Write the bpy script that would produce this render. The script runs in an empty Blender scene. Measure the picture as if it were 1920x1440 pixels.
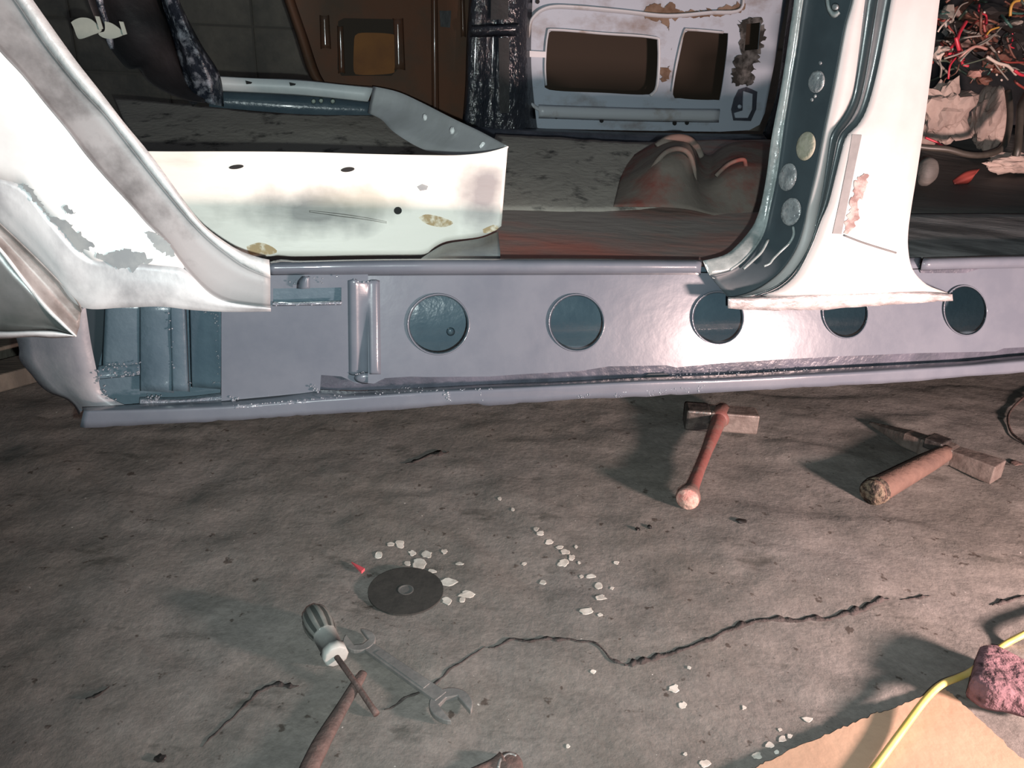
import bpy, bmesh, math, random
from mathutils import Vector, Matrix, noise

random.seed(7)
SC = bpy.context.scene
COL = SC.collection
# ------------------------------------------------------------------ camera
FPX, CAMH = 1507.0, 0.82
PITCH, ROLL = math.radians(23), math.radians(2.5)
CF = Vector((0, math.cos(PITCH), -math.sin(PITCH)))
_r0 = Vector((1, 0, 0)); _u0 = _r0.cross(CF)
CR = _r0 * math.cos(ROLL) + _u0 * math.sin(ROLL)
CU = -_r0 * math.sin(ROLL) + _u0 * math.cos(ROLL)
CP = Vector((0, 0, CAMH))
cam_d = bpy.data.cameras.new('camera'); cam = bpy.data.objects.new('camera', cam_d)
COL.objects.link(cam)
cam_d.sensor_width = 36.0; cam_d.lens = FPX / 1920 * 36.0; cam_d.clip_start = 0.02
M = Matrix((CR, CU, -CF)).transposed().to_4x4(); M.translation = CP
cam.matrix_world = M
SC.camera = cam
# ------------------------------------------------------------------ world, lights, exposure
w = bpy.data.worlds.new('world'); SC.world = w; w.use_nodes = True
w.node_tree.nodes['Background'].inputs[0].default_value = (0.75, 0.85, 1.0, 1)
w.node_tree.nodes['Background'].inputs[1].default_value = 0.07
SC.view_settings.view_transform = 'Standard'
SC.view_settings.look = 'None'
SC.view_settings.exposure = 0.0
SC.view_settings.gamma = 1.0
SC.view_settings.use_curve_mapping = False


def add_light(name, kind, loc, energy, color, target=None, **kw):
    d = bpy.data.lights.new(name, kind); d.energy = energy; d.color = color
    for k, v in kw.items():
        setattr(d, k, v)
    o = bpy.data.objects.new(name, d); COL.objects.link(o); o.location = loc
    if target is not None:
        o.rotation_euler = (Vector(target) - Vector(loc)).to_track_quat('-Z', 'Y').to_euler()
    return o


# the phone's own flash, a few centimetres below the lens
flash_loc = CP + CR * 0.03 - CU * 0.038
add_light('flash', 'SPOT', flash_loc, 84, (0.88, 1.0, 0.99), flash_loc + CF + CU * 0.10,
          spot_size=math.radians(104), spot_blend=1.0, shadow_soft_size=0.006)
# the work lamp standing on the floor to the right, out of frame
LAMP = Vector((1.33, 0.45, 0.33))
add_light('work_lamp', 'AREA', LAMP, 60, (1.0, 0.71, 0.65), (0.55, 1.45, 0.25),
          shape='RECTANGLE', size=0.19, size_y=0.10)

# ------------------------------------------------------------------ pixel -> place helpers
YAW = math.radians(16)
SUV = Vector((math.cos(YAW), math.sin(YAW), 0)); SN = Vector((math.sin(YAW), -math.cos(YAW), 0))
UP = Vector((0, 0, 1))


def ray(x, y):
    return CF + CR * ((x - 960) / FPX) - CU * ((y - 720) / FPX)


SO = CP + ray(960, 620) * 1.3


def S(x, y, off=0.0):
    """point of the plane parallel to the sill, `off` metres in front of it"""
    d = ray(x, y); p = SO + SN * off
    return CP + d * ((p - CP).dot(SN) / d.dot(SN))


def PP(x, y, p, n):
    d = ray(x, y)
    return CP + d * ((p - CP).dot(n) / d.dot(n))


PAN_N = Vector((0, -0.065, 1)).normalized(); PAN_P = Vector((0, 1.4, 0.443))


def PAN(x, y, h=0.0):
    return PP(x, y, PAN_P + Vector((0, 0, h)), PAN_N)


def G(x, y, z=0.0):
    d = ray(x, y)
    return CP + d * ((z - CAMH) / d.z)


def hfl(x, y):
    """height of the rough floor"""
    v = Vector((x, y, 0))
    h = 0.006 * noise.noise(v * 3.1 + Vector((3, 1, 0))) + 0.0035 * noise.noise(v * 9 + Vector((0, 7, 2)))
    h += 0.0016 * noise.noise(v * 27)
    s = noise.noise(Vector((x * 2.2 + 5, y * 5.5, 1.7)))
    h += 0.004 * (1 / (1 + math.exp(-26 * s)))
    s = noise.noise(Vector((x * 3.1 - 2, y * 7.0 + x * 2, 4.1)))
    h += 0.003 * (1 / (1 + math.exp(-40 * (s - 0.12))))
    return h


def GF(x, y, up=0.0):
    p = G(x, y, 0.004)
    for _ in range(3):
        p = G(x, y, hfl(p.x, p.y) + up)
    return p


# ------------------------------------------------------------------ materials
def mat(name, c1, c2=None, scale=8.0, rough=0.5, metal=0.0, bump=0.0, bscale=60.0, coat=0.0, stretch=(1, 1, 1),
        lo=0.4, hi=0.6, detail=6.0, spec=0.5, rough2=None, emit=None):
    m = bpy.data.materials.new(name); m.use_nodes = True
    nt = m.node_tree; b = nt.nodes['Principled BSDF']
    b.inputs['Base Color'].default_value = (*c1, 1)
    b.inputs['Roughness'].default_value = rough; b.inputs['Metallic'].default_value = metal
    b.inputs['Coat Weight'].default_value = coat; b.inputs['Coat Roughness'].default_value = 0.07
    b.inputs['Specular IOR Level'].default_value = spec
    tc = nt.nodes.new('ShaderNodeTexCoord'); mp = nt.nodes.new('ShaderNodeMapping')
    mp.inputs['Scale'].default_value = stretch
    nt.links.new(tc.outputs['Object'], mp.inputs['Vector'])
    if c2 is not None:
        n = nt.nodes.new('ShaderNodeTexNoise'); n.inputs['Scale'].default_value = scale
        n.inputs['Detail'].default_value = detail; n.inputs['Roughness'].default_value = 0.62
        nt.links.new(mp.outputs[0], n.inputs['Vector'])
        r = nt.nodes.new('ShaderNodeValToRGB')
        r.color_ramp.elements[0].position = lo; r.color_ramp.elements[0].color = (*c1, 1)
        r.color_ramp.elements[1].position = hi; r.color_ramp.elements[1].color = (*c2, 1)
        nt.links.new(n.outputs['Fac'], r.inputs[0]); nt.links.new(r.outputs[0], b.inputs['Base Color'])
        if rough2 is not None:
            mr = nt.nodes.new('ShaderNodeMapRange')
            mr.inputs[1].default_value = lo; mr.inputs[2].default_value = hi
            mr.inputs[3].default_value = rough; mr.inputs[4].default_value = rough2
            nt.links.new(n.outputs['Fac'], mr.inputs[0]); nt.links.new(mr.outputs[0], b.inputs['Roughness'])
    if bump:
        n2 = nt.nodes.new('ShaderNodeTexNoise'); n2.inputs['Scale'].default_value = bscale
        n2.inputs['Detail'].default_value = 4.0
        nt.links.new(mp.outputs[0], n2.inputs['Vector'])
        bp = nt.nodes.new('ShaderNodeBump'); bp.inputs['Strength'].default_value = bump
        bp.inputs['Distance'].default_value = 0.01
        nt.links.new(n2.outputs['Fac'], bp.inputs['Height']); nt.links.new(bp.outputs[0], b.inputs['Normal'])
    return m


def floor_mat():
    m = mat('floor_concrete', (.15, .135, .12), rough=.85, spec=.25)
    nt = m.node_tree; b = nt.nodes['Principled BSDF']
    tc = [n for n in nt.nodes if n.type == 'TEX_COORD'][0]

    def noi(sc, det=8, stretch=(1, 1, 1)):
        mp = nt.nodes.new('ShaderNodeMapping'); mp.inputs['Scale'].default_value = stretch
        nt.links.new(tc.outputs['Object'], mp.inputs[0])
        n = nt.nodes.new('ShaderNodeTexNoise'); n.inputs['Scale'].default_value = sc
        n.inputs['Detail'].default_value = det; n.inputs['Roughness'].default_value = .65
        nt.links.new(mp.outputs[0], n.inputs['Vector']); return n.outputs['Fac']

    def ramp(fac, p0, c0, p1, c1):
        r = nt.nodes.new('ShaderNodeValToRGB'); e = r.color_ramp.elements
        e[0].position = p0; e[0].color = (*c0, 1); e[1].position = p1; e[1].color = (*c1, 1)
        nt.links.new(fac, r.inputs[0]); return r.outputs[0]

    def mix(a, c, fac=None, kind='MIX', f=1.0):
        x = nt.nodes.new('ShaderNodeMix'); x.data_type = 'RGBA'; x.blend_type = kind
        x.inputs[0].default_value = f
        nt.links.new(a, x.inputs[6]); nt.links.new(c, x.inputs[7])
        if fac is not None: nt.links.new(fac, x.inputs[0])
        return x.outputs[2]
    base = ramp(noi(2.6), .35, (.146, .136, .124), .66, (.196, .184, .175))
    mid = ramp(noi(13), .3, (.74, .74, .73), .62, (1.06, 1.04, 1.02))
    c = mix(base, mid, kind='MULTIPLY')
    fine = ramp(noi(110, 4), .32, (.84, .84, .84), .62, (1.06, 1.06, 1.06))
    c = mix(c, fine, kind='MULTIPLY')
    dark = ramp(noi(5.5, 5, (1, 2.2, 1)), .60, (1, 1, 1), .68, (.55, .56, .55))
    c = mix(c, dark, kind='MULTIPLY')
    pit = ramp(noi(38, 3), .645, (1, 1, 1), .70, (.42, .38, .36))
    c = mix(c, pit, kind='MULTIPLY')
    speck = ramp(noi(95, 2), .755, (0, 0, 0), .78, (1, 1, 1))
    wh = nt.nodes.new('ShaderNodeRGB'); wh.outputs[0].default_value = (.42, .4, .37, 1)
    c = mix(c, wh.outputs[0], fac=speck)
    nt.links.new(c, b.inputs['Base Color'])
    bp = nt.nodes.new('ShaderNodeBump'); bp.inputs['Strength'].default_value = .4; bp.inputs['Distance'].default_value = .006
    nt.links.new(noi(70, 8), bp.inputs['Height']); nt.links.new(bp.outputs[0], b.inputs['Normal'])
    return m


def cream_mat():
    """old cream paint, with soft-edged grey patches"""
    m = mat('cream_sheet', (.80, .77, .70), (.60, .57, .51), 9, rough=.4, bump=.08, bscale=20, stretch=(.5, 1, 1.8), lo=.55, hi=.8)
    nt = m.node_tree; b = nt.nodes['Principled BSDF']
    src = b.inputs['Base Color'].links[0].from_socket
    tc = [n for n in nt.nodes if n.type == 'TEX_COORD'][0]
    for (px, py), (rx, rz), col, k in (((585, 395), (.15, .05), (.21, .21, .20), .95), ((905, 365), (.06, .07), (.24, .215, .22), .9), ((690, 372), (.10, .03), (.40, .38, .30), .6)):
        c = S(px, py, -.262) - Vector(BAND_AT)
        sub = nt.nodes.new('ShaderNodeVectorMath'); sub.operation = 'SUBTRACT'; sub.inputs[1].default_value = c
        nt.links.new(tc.outputs['Object'], sub.inputs[0])
        mul = nt.nodes.new('ShaderNodeVectorMath'); mul.operation = 'MULTIPLY'; mul.inputs[1].default_value = (1 / rx, 0, 1 / rz)
        nt.links.new(sub.outputs[0], mul.inputs[0])
        ln = nt.nodes.new('ShaderNodeVectorMath'); ln.operation = 'LENGTH'; nt.links.new(mul.outputs[0], ln.inputs[0])
        n = nt.nodes.new('ShaderNodeTexNoise'); n.inputs['Scale'].default_value = 16; n.inputs['Detail'].default_value = 6
        nt.links.new(tc.outputs['Object'], n.inputs['Vector'])
        ad = nt.nodes.new('ShaderNodeMath'); ad.operation = 'MULTIPLY_ADD'; ad.inputs[1].default_value = 1.3; ad.inputs[2].default_value = -.65
        nt.links.new(n.outputs['Fac'], ad.inputs[0])
        su = nt.nodes.new('ShaderNodeMath'); su.operation = 'ADD'; nt.links.new(ln.outputs['Value'], su.inputs[0]); nt.links.new(ad.outputs[0], su.inputs[1])
        mr = nt.nodes.new('ShaderNodeMapRange'); mr.inputs[1].default_value = 1.05; mr.inputs[2].default_value = .25; mr.inputs[3].default_value = 0; mr.inputs[4].default_value = k
        nt.links.new(su.outputs[0], mr.inputs[0])
        mx = nt.nodes.new('ShaderNodeMix'); mx.data_type = 'RGBA'; mx.inputs[7].default_value = (*col, 1)
        nt.links.new(src, mx.inputs[6]); nt.links.new(mr.outputs[0], mx.inputs[0]); src = mx.outputs[2]
    nt.links.new(src, b.inputs['Base Color'])
    return m


_b = S(600, 480, -.25)
BAND_AT = (_b.x, _b.y, .445)
MT = dict(
    floor=floor_mat(),
    primer=mat('grey_primer', (.086, .099, .122), (.102, .115, .138), 9, rough=.3, bump=.05, bscale=34, coat=.5, spec=.2),
    primer_in=mat('blue_grey_primer', (.058, .088, .112), (.074, .108, .132), 9, rough=.3, bump=.16, bscale=70, coat=.3),
    primer_dk_shade=mat('dark_primer_and_shade', (.045, .05, .065), (.075, .078, .1), 14, rough=.3, bump=.25, bscale=60),  # dark primer, also painted shade in the sill groove and door recess
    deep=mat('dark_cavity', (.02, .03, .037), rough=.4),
    sealer=mat('wet_seam', (.14, .155, .185), (.19, .20, .23), 30, rough=.14, bump=.8, bscale=90, coat=.8),
    drop=mat('glossy_glint_bead', (.15, .165, .19), rough=.12, coat=1.0),
    bare=mat('sanded_steel', (.22, .23, .245), (.60, .62, .63), 9, rough=.42, metal=.12, bump=.12, bscale=30, stretch=(1, 1, .6), lo=.32, hi=.56),
    bright=mat('bright_ground_steel', (.50, .53, .53), (.74, .76, .76), 18, rough=.36, metal=.1, bump=.25, bscale=50),
    jamb=mat('grey_jamb', (.125, .128, .13), (.27, .28, .285), 9, rough=.5, bump=.08, bscale=40, lo=.36, hi=.54, spec=.3),
    white=mat('white_paint', (.84, .85, .84), (.46, .49, .49), 3.2, rough=.4, bump=.05, bscale=30, lo=.52, hi=.78),  # broad grey tones paint soft fold shading into the white
    putty=mat('grey_patch', (.20, .22, .23), (.27, .29, .29), 30, rough=.5),
    brown_metal=mat('brownish_steel', (.17, .15, .14), (.36, .34, .33), 12, rough=.45, metal=.1, bump=.15, bscale=30),
    green_metal=mat('dull_greenish_steel', (.10, .12, .115), (.24, .25, .25), 6, rough=.38, metal=.4, bump=.08, bscale=20, lo=.35, hi=.65),
    dgrey=mat('dark_grey_primer', (.030, .041, .048), (.038, .052, .060), 8, rough=.5, bump=.04, bscale=50, spec=.25),
    skirt=mat('ground_pink_steel', (.22, .205, .205), (.38, .365, .365), 26, rough=.4, metal=.1, bump=.35, bscale=60, stretch=(1, 1, 1.6), lo=.36, hi=.6),
    brown_gloss=mat('glossy_brown_swage', (.11, .05, .03), (.07, .045, .03), 4, rough=.22, coat=.6),
    joint=mat('wall_joint', (.15, .135, .115), rough=.9),
    grime=mat('brown_grime', (.12, .075, .05), (.22, .16, .12), 12, rough=.8, spec=.1),
    soot=mat('black_soot', (.03, .03, .028), (.14, .14, .135), 22, rough=.8, lo=.45, hi=.62, spec=.1),
    dgrey_edge=mat('grey_primer_edge', (.17, .20, .20), (.25, .285, .285), 30, rough=.22, bump=.15, bscale=80, coat=.4),
    pinkwhite=mat('pinkish_white_paint', (.285, .275, .27), (.36, .352, .35), 4, rough=.45, bump=.06, bscale=20, lo=.3, hi=.6, spec=.25),
    groove=mat('dark_groove', (.045, .058, .064), (.06, .073, .079), 12, rough=.34, bump=.04, coat=.15),
    plug=mat('filler_plug', (.13, .145, .155), (.24, .255, .26), 60, rough=.22, bump=.8, bscale=60, coat=.6),
    plug2=mat('tan_filler_plug', (.23, .225, .17), (.28, .265, .215), 60, rough=.6, bump=.4, bscale=70, spec=.2),
    stain=mat('pink_brown_stain', (.14, .082, .075), (.28, .24, .225), 40, rough=.7, lo=.42, hi=.58),
    tape=mat('grey_strip', (.085, .09, .092), (.12, .124, .124), 20, rough=.6),
    collar=mat('dusty_collar', (.21, .185, .16), (.15, .10, .085), 12, rough=.8, bump=.3, bscale=30, spec=.2),
    endprimer=mat('lightened_primer', (.17, .17, .19), (.24, .235, .25), 7, rough=.4, bump=.15, bscale=30, spec=.3),  # primer lightened in colour to make up for weak flash on the end panel
    hoopin=mat('pale_hoop_inside', (.84, .86, .86), (.72, .74, .73), 6, rough=.5, bump=.05),
    cream=cream_mat(),
    creamin=mat('pale_grey_sheet', (.55, .60, .61), (.66, .70, .70), 6, rough=.45, bump=.05),
    rustc=mat('rust_tint', (.42, .30, .16), (.75, .68, .55), 50, rough=.7, lo=.45, hi=.58),
    hole=mat('black_hole', (.01, .01, .01), rough=.8),
    pan=mat('floor_pan_brown', (.29, .25, .225), (.42, .155, .12), 3.2, rough=.62, bump=.3, bscale=25, lo=.46, hi=.68, stretch=(.7, 1.6, 1)),
    matgrey=mat('grimy_grey_mat', (.36, .325, .285), (.085, .08, .074), 16, rough=.75, bump=.3, bscale=60, lo=.55, hi=.68, spec=.2),
    redox=mat('red_oxide', (.165, .14, .12), (.18, .062, .05), 8, rough=.75, bump=.3, bscale=30, lo=.46, hi=.66, spec=.2),
    black=mat('dull_black', (.012, .012, .013), (.02, .02, .022), 9, rough=.6, bump=.3, bscale=30),
    gloss=mat('wet_black_primer', (.035, .035, .042), (.02, .024, .032), 6, rough=.12, bump=1.0, bscale=55, coat=.5, stretch=(1, 1, .6)),
    mottle=mat('mottled_blue_grey', (.02, .026, .038), (.42, .46, .52), 26, rough=.3, bump=.8, bscale=50, lo=.5, hi=.7),
    brown=mat('brown_door_primer', (.105, .045, .024), (.07, .045, .03), 4, rough=.6, bump=.12, bscale=25, spec=.15),
    orange=mat('orange_brown_panel', (.20, .082, .022), (.15, .06, .02), 7, rough=.6, spec=.15),
    dbrown=mat('dark_brown_recess', (.035, .025, .018), rough=.7, spec=.15),
    wdoor=mat('old_white_door', (.40, .45, .52), (.18, .13, .10), 4, rough=.5, bump=.1, bscale=20, lo=.54, hi=.74, stretch=(1, 1, 1.6), spec=.3),
    wdoor_b=mat('white_door_bead', (.50, .52, .55), (.30, .25, .21), 9, rough=.35, lo=.55, hi=.72),
    wall=mat('block_wall', (.34, .30, .25), (.22, .205, .18), 4, rough=.9, bump=.4, bscale=20, spec=.2),
    pedal=mat('pale_green_pad', (.36, .42, .37), (.30, .36, .32), 15, rough=.6),
    rubber=mat('black_rubber', (.016, .016, .017), rough=.55, bump=.1),
    cable=mat('black_cable', (.035, .03, .024), (.05, .043, .036), 30, rough=.45),
    cloth=mat('crumpled_cloth', (.36, .28, .245), (.22, .165, .145), 6, rough=.8, bump=.2, bscale=30, lo=.42, hi=.62),
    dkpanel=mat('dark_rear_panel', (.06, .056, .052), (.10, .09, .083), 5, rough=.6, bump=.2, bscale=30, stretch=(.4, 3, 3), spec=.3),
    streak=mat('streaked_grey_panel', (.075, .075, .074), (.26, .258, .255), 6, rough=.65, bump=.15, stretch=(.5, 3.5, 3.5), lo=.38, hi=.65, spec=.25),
    hsteel=mat('worn_hammer_steel', (.11, .085, .075), (.17, .14, .125), 25, rough=.5, metal=.2, bump=.25, bscale=60),
    hsteel_d=mat('dark_hammer_steel', (.05, .045, .045), (.13, .115, .105), 25, rough=.4, metal=.6, bump=.3, bscale=60),
    hred=mat('red_worn_handle', (.165, .058, .05), (.15, .098, .084), 16, rough=.6, bump=.2, bscale=60, lo=.42, hi=.6),
    hredend=mat('pink_handle_end', (.42, .17, .145), (.52, .36, .30), 40, rough=.6, bump=.4, bscale=80),
    wood=mat('worn_brown_wood', (.13, .08, .064), (.10, .063, .052), 18, rough=.8, bump=.35, bscale=60, spec=.25),
    woodend=mat('split_wood_end', (.17, .13, .095), (.045, .035, .03), 60, rough=.9, bump=1.0, bscale=80, lo=.45, hi=.55, spec=.2),
    disc=mat('black_grit', (.032, .032, .030), (.042, .041, .038), 60, rough=.8, bump=.05, bscale=200, spec=.2),
    disclab=mat('grey_disc_label', (.10, .10, .097), (.075, .075, .072), 60, rough=.6),
    sdh=mat('smoky_grey_plastic', (.13, .135, .125), (.18, .185, .17), 20, rough=.3, coat=.3),
    sdhd=mat('dark_flute', (.05, .056, .052), rough=.35),
    sdw=mat('whitish_plastic', (.27, .28, .265), (.34, .35, .33), 30, rough=.55),
    rust=mat('rusty_iron', (.115, .075, .066), (.08, .058, .052), 25, rough=.7, metal=.1, bump=.4, bscale=80),
    wrench=mat('dull_chrome', (.23, .225, .215), (.16, .158, .152), 20, rough=.36, metal=.3, bump=.15, bscale=60),
    flake=mat('white_flake', (.40, .37, .33), (.58, .55, .50), 50, rough=.8),
    redpl=mat('red_plastic', (.65, .10, .12), rough=.4),
    card=mat('tan_cardboard', (.43, .29, .20), (.36, .235, .16), 5, rough=.8, bump=.15, bscale=40),
    mauve=mat('mauve_pitted_block', (.165, .088, .102), (.045, .023, .028), 26, rough=.9, bump=1.0, bscale=50, lo=.54, hi=.64),
    yellow=mat('yellow_cable', (.62, .46, .11), (.70, .55, .2), 8, rough=.45),
    crack=mat('dark_crack', (.030, .024, .022), (.055, .045, .042), 40, rough=.95, bump=.5, bscale=120),
    plank=mat('old_grey_plank', (.12, .108, .088), (.07, .063, .052), 6, rough=.85, bump=.4, bscale=40, stretch=(.5, 4, 1)),
)
WC = dict(red=(.55, .035, .06), dred=(.28, .05, .04), grn=(.09, .115, .085), gry=(.28, .25, .22), wht=(.60, .50, .44), yel=(.55, .30, .06),
          blk=(.018, .016, .015), brn=(.17, .075, .055), pnk=(.48, .26, .22), teal=(.05, .13, .11))
for k, c in WC.items():
    MT['w_' + k] = mat('wire_' + k, tuple(q * .75 for q in c), rough=.45)


# ------------------------------------------------------------------ builders
def root_loc(p):
    v = Vector((0, 0, 0))
    while p is not None:
        v += p.location; p = p.parent
    return v


def mk(name, verts, faces, m, parent=None, smooth=True, thick=0.0, local=False, sub=0, mats=None, fm=None, bev=0.0, tcen=-1.0):
    me = bpy.data.meshes.new(name)
    o0 = Vector((0, 0, 0)) if local else root_loc(parent)
    me.from_pydata([tuple(Vector(v) - o0) for v in verts], [], faces)
    for mm in (mats or [m]):
        me.materials.append(MT[mm] if isinstance(mm, str) else mm)
    if fm:
        for p, i in zip(me.polygons, fm): p.material_index = i
    bm = bmesh.new(); bm.from_mesh(me); bmesh.ops.recalc_face_normals(bm, faces=bm.faces)
    bm.to_mesh(me); bm.free()
    for p in me.polygons: p.use_smooth = smooth
    o = bpy.data.objects.new(name, me); COL.objects.link(o)
    if parent is not None: o.parent = parent
    if thick:
        md = o.modifiers.new('solid', 'SOLIDIFY'); md.thickness = thick; md.offset = tcen
    if bev:
        md = o.modifiers.new('bevel', 'BEVEL'); md.width = bev; md.segments = 2; md.limit_method = 'ANGLE'
    if sub:
        md = o.modifiers.new('sub', 'SUBSURF'); md.levels = sub; md.render_levels = sub
    return o


def facecam(o):
    """make an open sheet's normals look at the viewer's side so that solidify grows away from it"""
    me = o.data; off = root_loc(o.parent)
    s = 0.0
    for p in me.polygons:
        s += p.normal.dot(CP - (p.center + off)) * p.area
    if s < 0: me.flip_normals()
    return o


def thing(name, label, cat, loc, group=None):
    o = bpy.data.objects.new(name, None); COL.objects.link(o); o.location = loc
    o.empty_display_size = .05
    o['label'] = label; o['category'] = cat
    if group: o['group'] = group
    return o


def tag(o, label, cat, group=None):
    o['label'] = label; o['category'] = cat
    if group: o['group'] = group
    return o


def resample(pts, n, smooth=True):
    pts = [tuple(float(c) for c in p) for p in pts]
    D = len(pts[0])
    if smooth and len(pts) > 2:
        out = []
        P = [pts[0]] + pts + [pts[-1]]
        for i in range(1, len(P) - 2):
            p0, p1, p2, p3 = P[i - 1], P[i], P[i + 1], P[i + 2]
            for k in range(8):
                t = k / 8
                out.append(tuple(.5 * ((2 * p1[d]) + (-p0[d] + p2[d]) * t + (2 * p0[d] - 5 * p1[d] + 4 * p2[d] - p3[d]) * t * t
                                       + (-p0[d] + 3 * p1[d] - 3 * p2[d] + p3[d]) * t ** 3) for d in range(D)))
        out.append(pts[-1]); pts = out
    L = [0.0]
    for a, b in zip(pts, pts[1:]): L.append(L[-1] + math.hypot(b[0] - a[0], b[1] - a[1]) + 1e-6)
    res = []; j = 0
    for i in range(n):
        t = L[-1] * i / (n - 1)
        while j < len(L) - 2 and L[j + 1] < t: j += 1
        f = (t - L[j]) / (L[j + 1] - L[j]); f = min(max(f, 0), 1)
        res.append(tuple(pts[j][d] * (1 - f) + pts[j + 1][d] * f for d in range(D)))
    return res


def rail(pts, off):
    return [(p[0], p[1], p[2] if len(p) > 2 else off) for p in pts]


def loft(name, rails, m, parent, n=40, thick=.0012, smooth=True, mid=1, wob=0.0, conv=S, jag=0.0):
    """sheet through rails given as pixel polylines with a distance in front of the sill plane"""
    R = [resample(r, n, smooth) for r in rails]
    rows = []
    for a, b in zip(R, R[1:]):
        for k in range(mid):
            t = k / mid
            rows.append([tuple(p[d] * (1 - t) + q[d] * t for d in range(3)) for p, q in zip(a, b)])
    rows.append(R[-1])
    V = []
    for i, row in enumerate(rows):
        for j, (x, y, o) in enumerate(row):
            if jag and i == len(rows) - 1:
                y += jag * noise.noise(Vector((x * .03, 1, 3))) - jag * 2.5 * max(0, noise.noise(Vector((x * .06, 5, 3))) - .25)
            if wob: o += wob * noise.noise(Vector((x * .012, y * .012, 1)))
            V.append(conv(x, y, o))
    Fc = [(i * n + j, i * n + j + 1, (i + 1) * n + j + 1, (i + 1) * n + j) for i in range(len(rows) - 1) for j in range(n - 1)]
    o = mk(name, V, Fc, m, parent, thick=thick)
    return facecam(o)


def smoothpoly(pts, n):
    return resample(list(pts) + [pts[0]], n + 1, True)[:-1]


def plate(name, poly, m, parent, off=0.0, holes=(), thick=.0015, conv=S, smooth_outline=0, bev=0.0, jit=0.0):
    """flat sheet with real holes, outline in pixels"""
    if smooth_outline: poly = smoothpoly([(p[0], p[1], p[2] if len(p) > 2 else off) for p in poly], smooth_outline)
    if jit: poly = [(p[0] + jit * noise.noise(Vector((p[0] * .15, p[1] * .15, 1))), p[1] + jit * noise.noise(Vector((p[0] * .15, p[1] * .15, 8))), *p[2:]) for p in poly]
    bm = bmesh.new()
    for lp in [poly] + list(holes):
        vs = [bm.verts.new(conv(p[0], p[1], p[2] if len(p) > 2 else off)) for p in lp]
        for i in range(len(vs)): bm.edges.new((vs[i], vs[(i + 1) % len(vs)]))
    bmesh.ops.triangle_fill(bm, edges=bm.edges[:], use_beauty=True, use_dissolve=False)
    V = [v.co.copy() for v in bm.verts]; bm.verts.index_update()
    Fc = [tuple(v.index for v in f.verts) for f in bm.faces]; bm.free()
    o = mk(name, V, Fc, m, parent, thick=thick, smooth=False, bev=bev)
    return facecam(o)


def ell(cx, cy, rx, ry, n=40, rot=0.0):
    return [(cx + rx * math.cos(t) * math.cos(rot) - ry * math.sin(t) * math.sin(rot),
             cy + rx * math.cos(t) * math.sin(rot) + ry * math.sin(t) * math.cos(rot))
            for t in [2 * math.pi * i / n for i in range(n)]]


def ringloft(name, loops, m, parent, thick=.001, cap=False, conv=S):
    n = len(loops[0]); V = []; Fc = []
    for lp in loops:
        for p in lp: V.append(conv(*p))
    for i in range(len(loops) - 1):
        for j in range(n):
            Fc.append((i * n + j, i * n + (j + 1) % n, (i + 1) * n + (j + 1) % n, (i + 1) * n + j))
    if cap: Fc.append(tuple((len(loops) - 1) * n + j for j in range(n)))
    o = mk(name, V, Fc, m, parent, thick=thick)
    return facecam(o)


def ringat(loop, off):
    return [(p[0], p[1], off) for p in loop]


def tube(name, pts, rad, m, parent=None, seg=10, caps=True, flat=1.0, n=0, local=False, mats=None, upv=None):
    """swept tube through 3-D points"""
    P = [Vector(p) for p in pts]
    if isinstance(rad, (int, float)): rad = [rad] * len(P)
    if n:
        Q = resample([(*p, r) for p, r in zip(P, rad)], n, True) if False else None
        out = []; ro = []
        PP_ = [P[0]] + P + [P[-1]]; RR = [rad[0]] + list(rad) + [rad[-1]]
        for i in range(1, len(PP_) - 2):
            for k in range(n):
                t = k / n
                a, b, c, d = PP_[i - 1:i + 3]
                out.append(.5 * ((2 * b) + (c - a) * t + (2 * a - 5 * b + 4 * c - d) * t * t + (-a + 3 * b - 3 * c + d) * t ** 3))
                ro.append(RR[i] * (1 - t) + RR[i + 1] * t)
        out.append(P[-1]); ro.append(rad[-1]); P, rad = out, ro
    V = []; Fc = []
    u = None
    for i, p in enumerate(P):
        d = (P[min(i + 1, len(P) - 1)] - P[max(i - 1, 0)]).normalized()
        if u is None:
            a = Vector(upv) if upv else (Vector((0, 0, 1)) if abs(d.z) < .9 else Vector((1, 0, 0)))
            u = (a - d * a.dot(d)).normalized()
        else:
            u = (u - d * u.dot(d)).normalized()
        v = d.cross(u)
        for k in range(seg):
            t = 2 * math.pi * k / seg
            V.append(p + u * math.sin(t) * rad[i] * flat + v * math.cos(t) * rad[i])
    for i in range(len(P) - 1):
        for k in range(seg):
            Fc.append((i * seg + k, i * seg + (k + 1) % seg, (i + 1) * seg + (k + 1) % seg, (i + 1) * seg + k))
    if caps:
        Fc.append(tuple(range(seg - 1, -1, -1))); Fc.append(tuple((len(P) - 1) * seg + k for k in range(seg)))
    return mk(name, V, Fc, m, parent, local=local)


def obox(name, c, ax, ay, az, m, parent=None, bev=.002, local=False, taper=1.0):
    """box from centre and three half-axis vectors; taper shrinks the +ax end"""
    c, ax, ay, az = map(Vector, (c, ax, ay, az))
    V = []
    for sx in (-1, 1):
        k = taper if sx > 0 else 1.0
        for sy in (-1, 1):
            for sz in (-1, 1):
                V.append(c + ax * sx + ay * sy * k + az * sz * k)
    Fc = [(0, 1, 3, 2), (4, 6, 7, 5), (0, 4, 5, 1), (2, 3, 7, 6), (0, 2, 6, 4), (1, 5, 7, 3)]
    return mk(name, V, Fc, m, parent, smooth=False, bev=bev, local=local)


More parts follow.
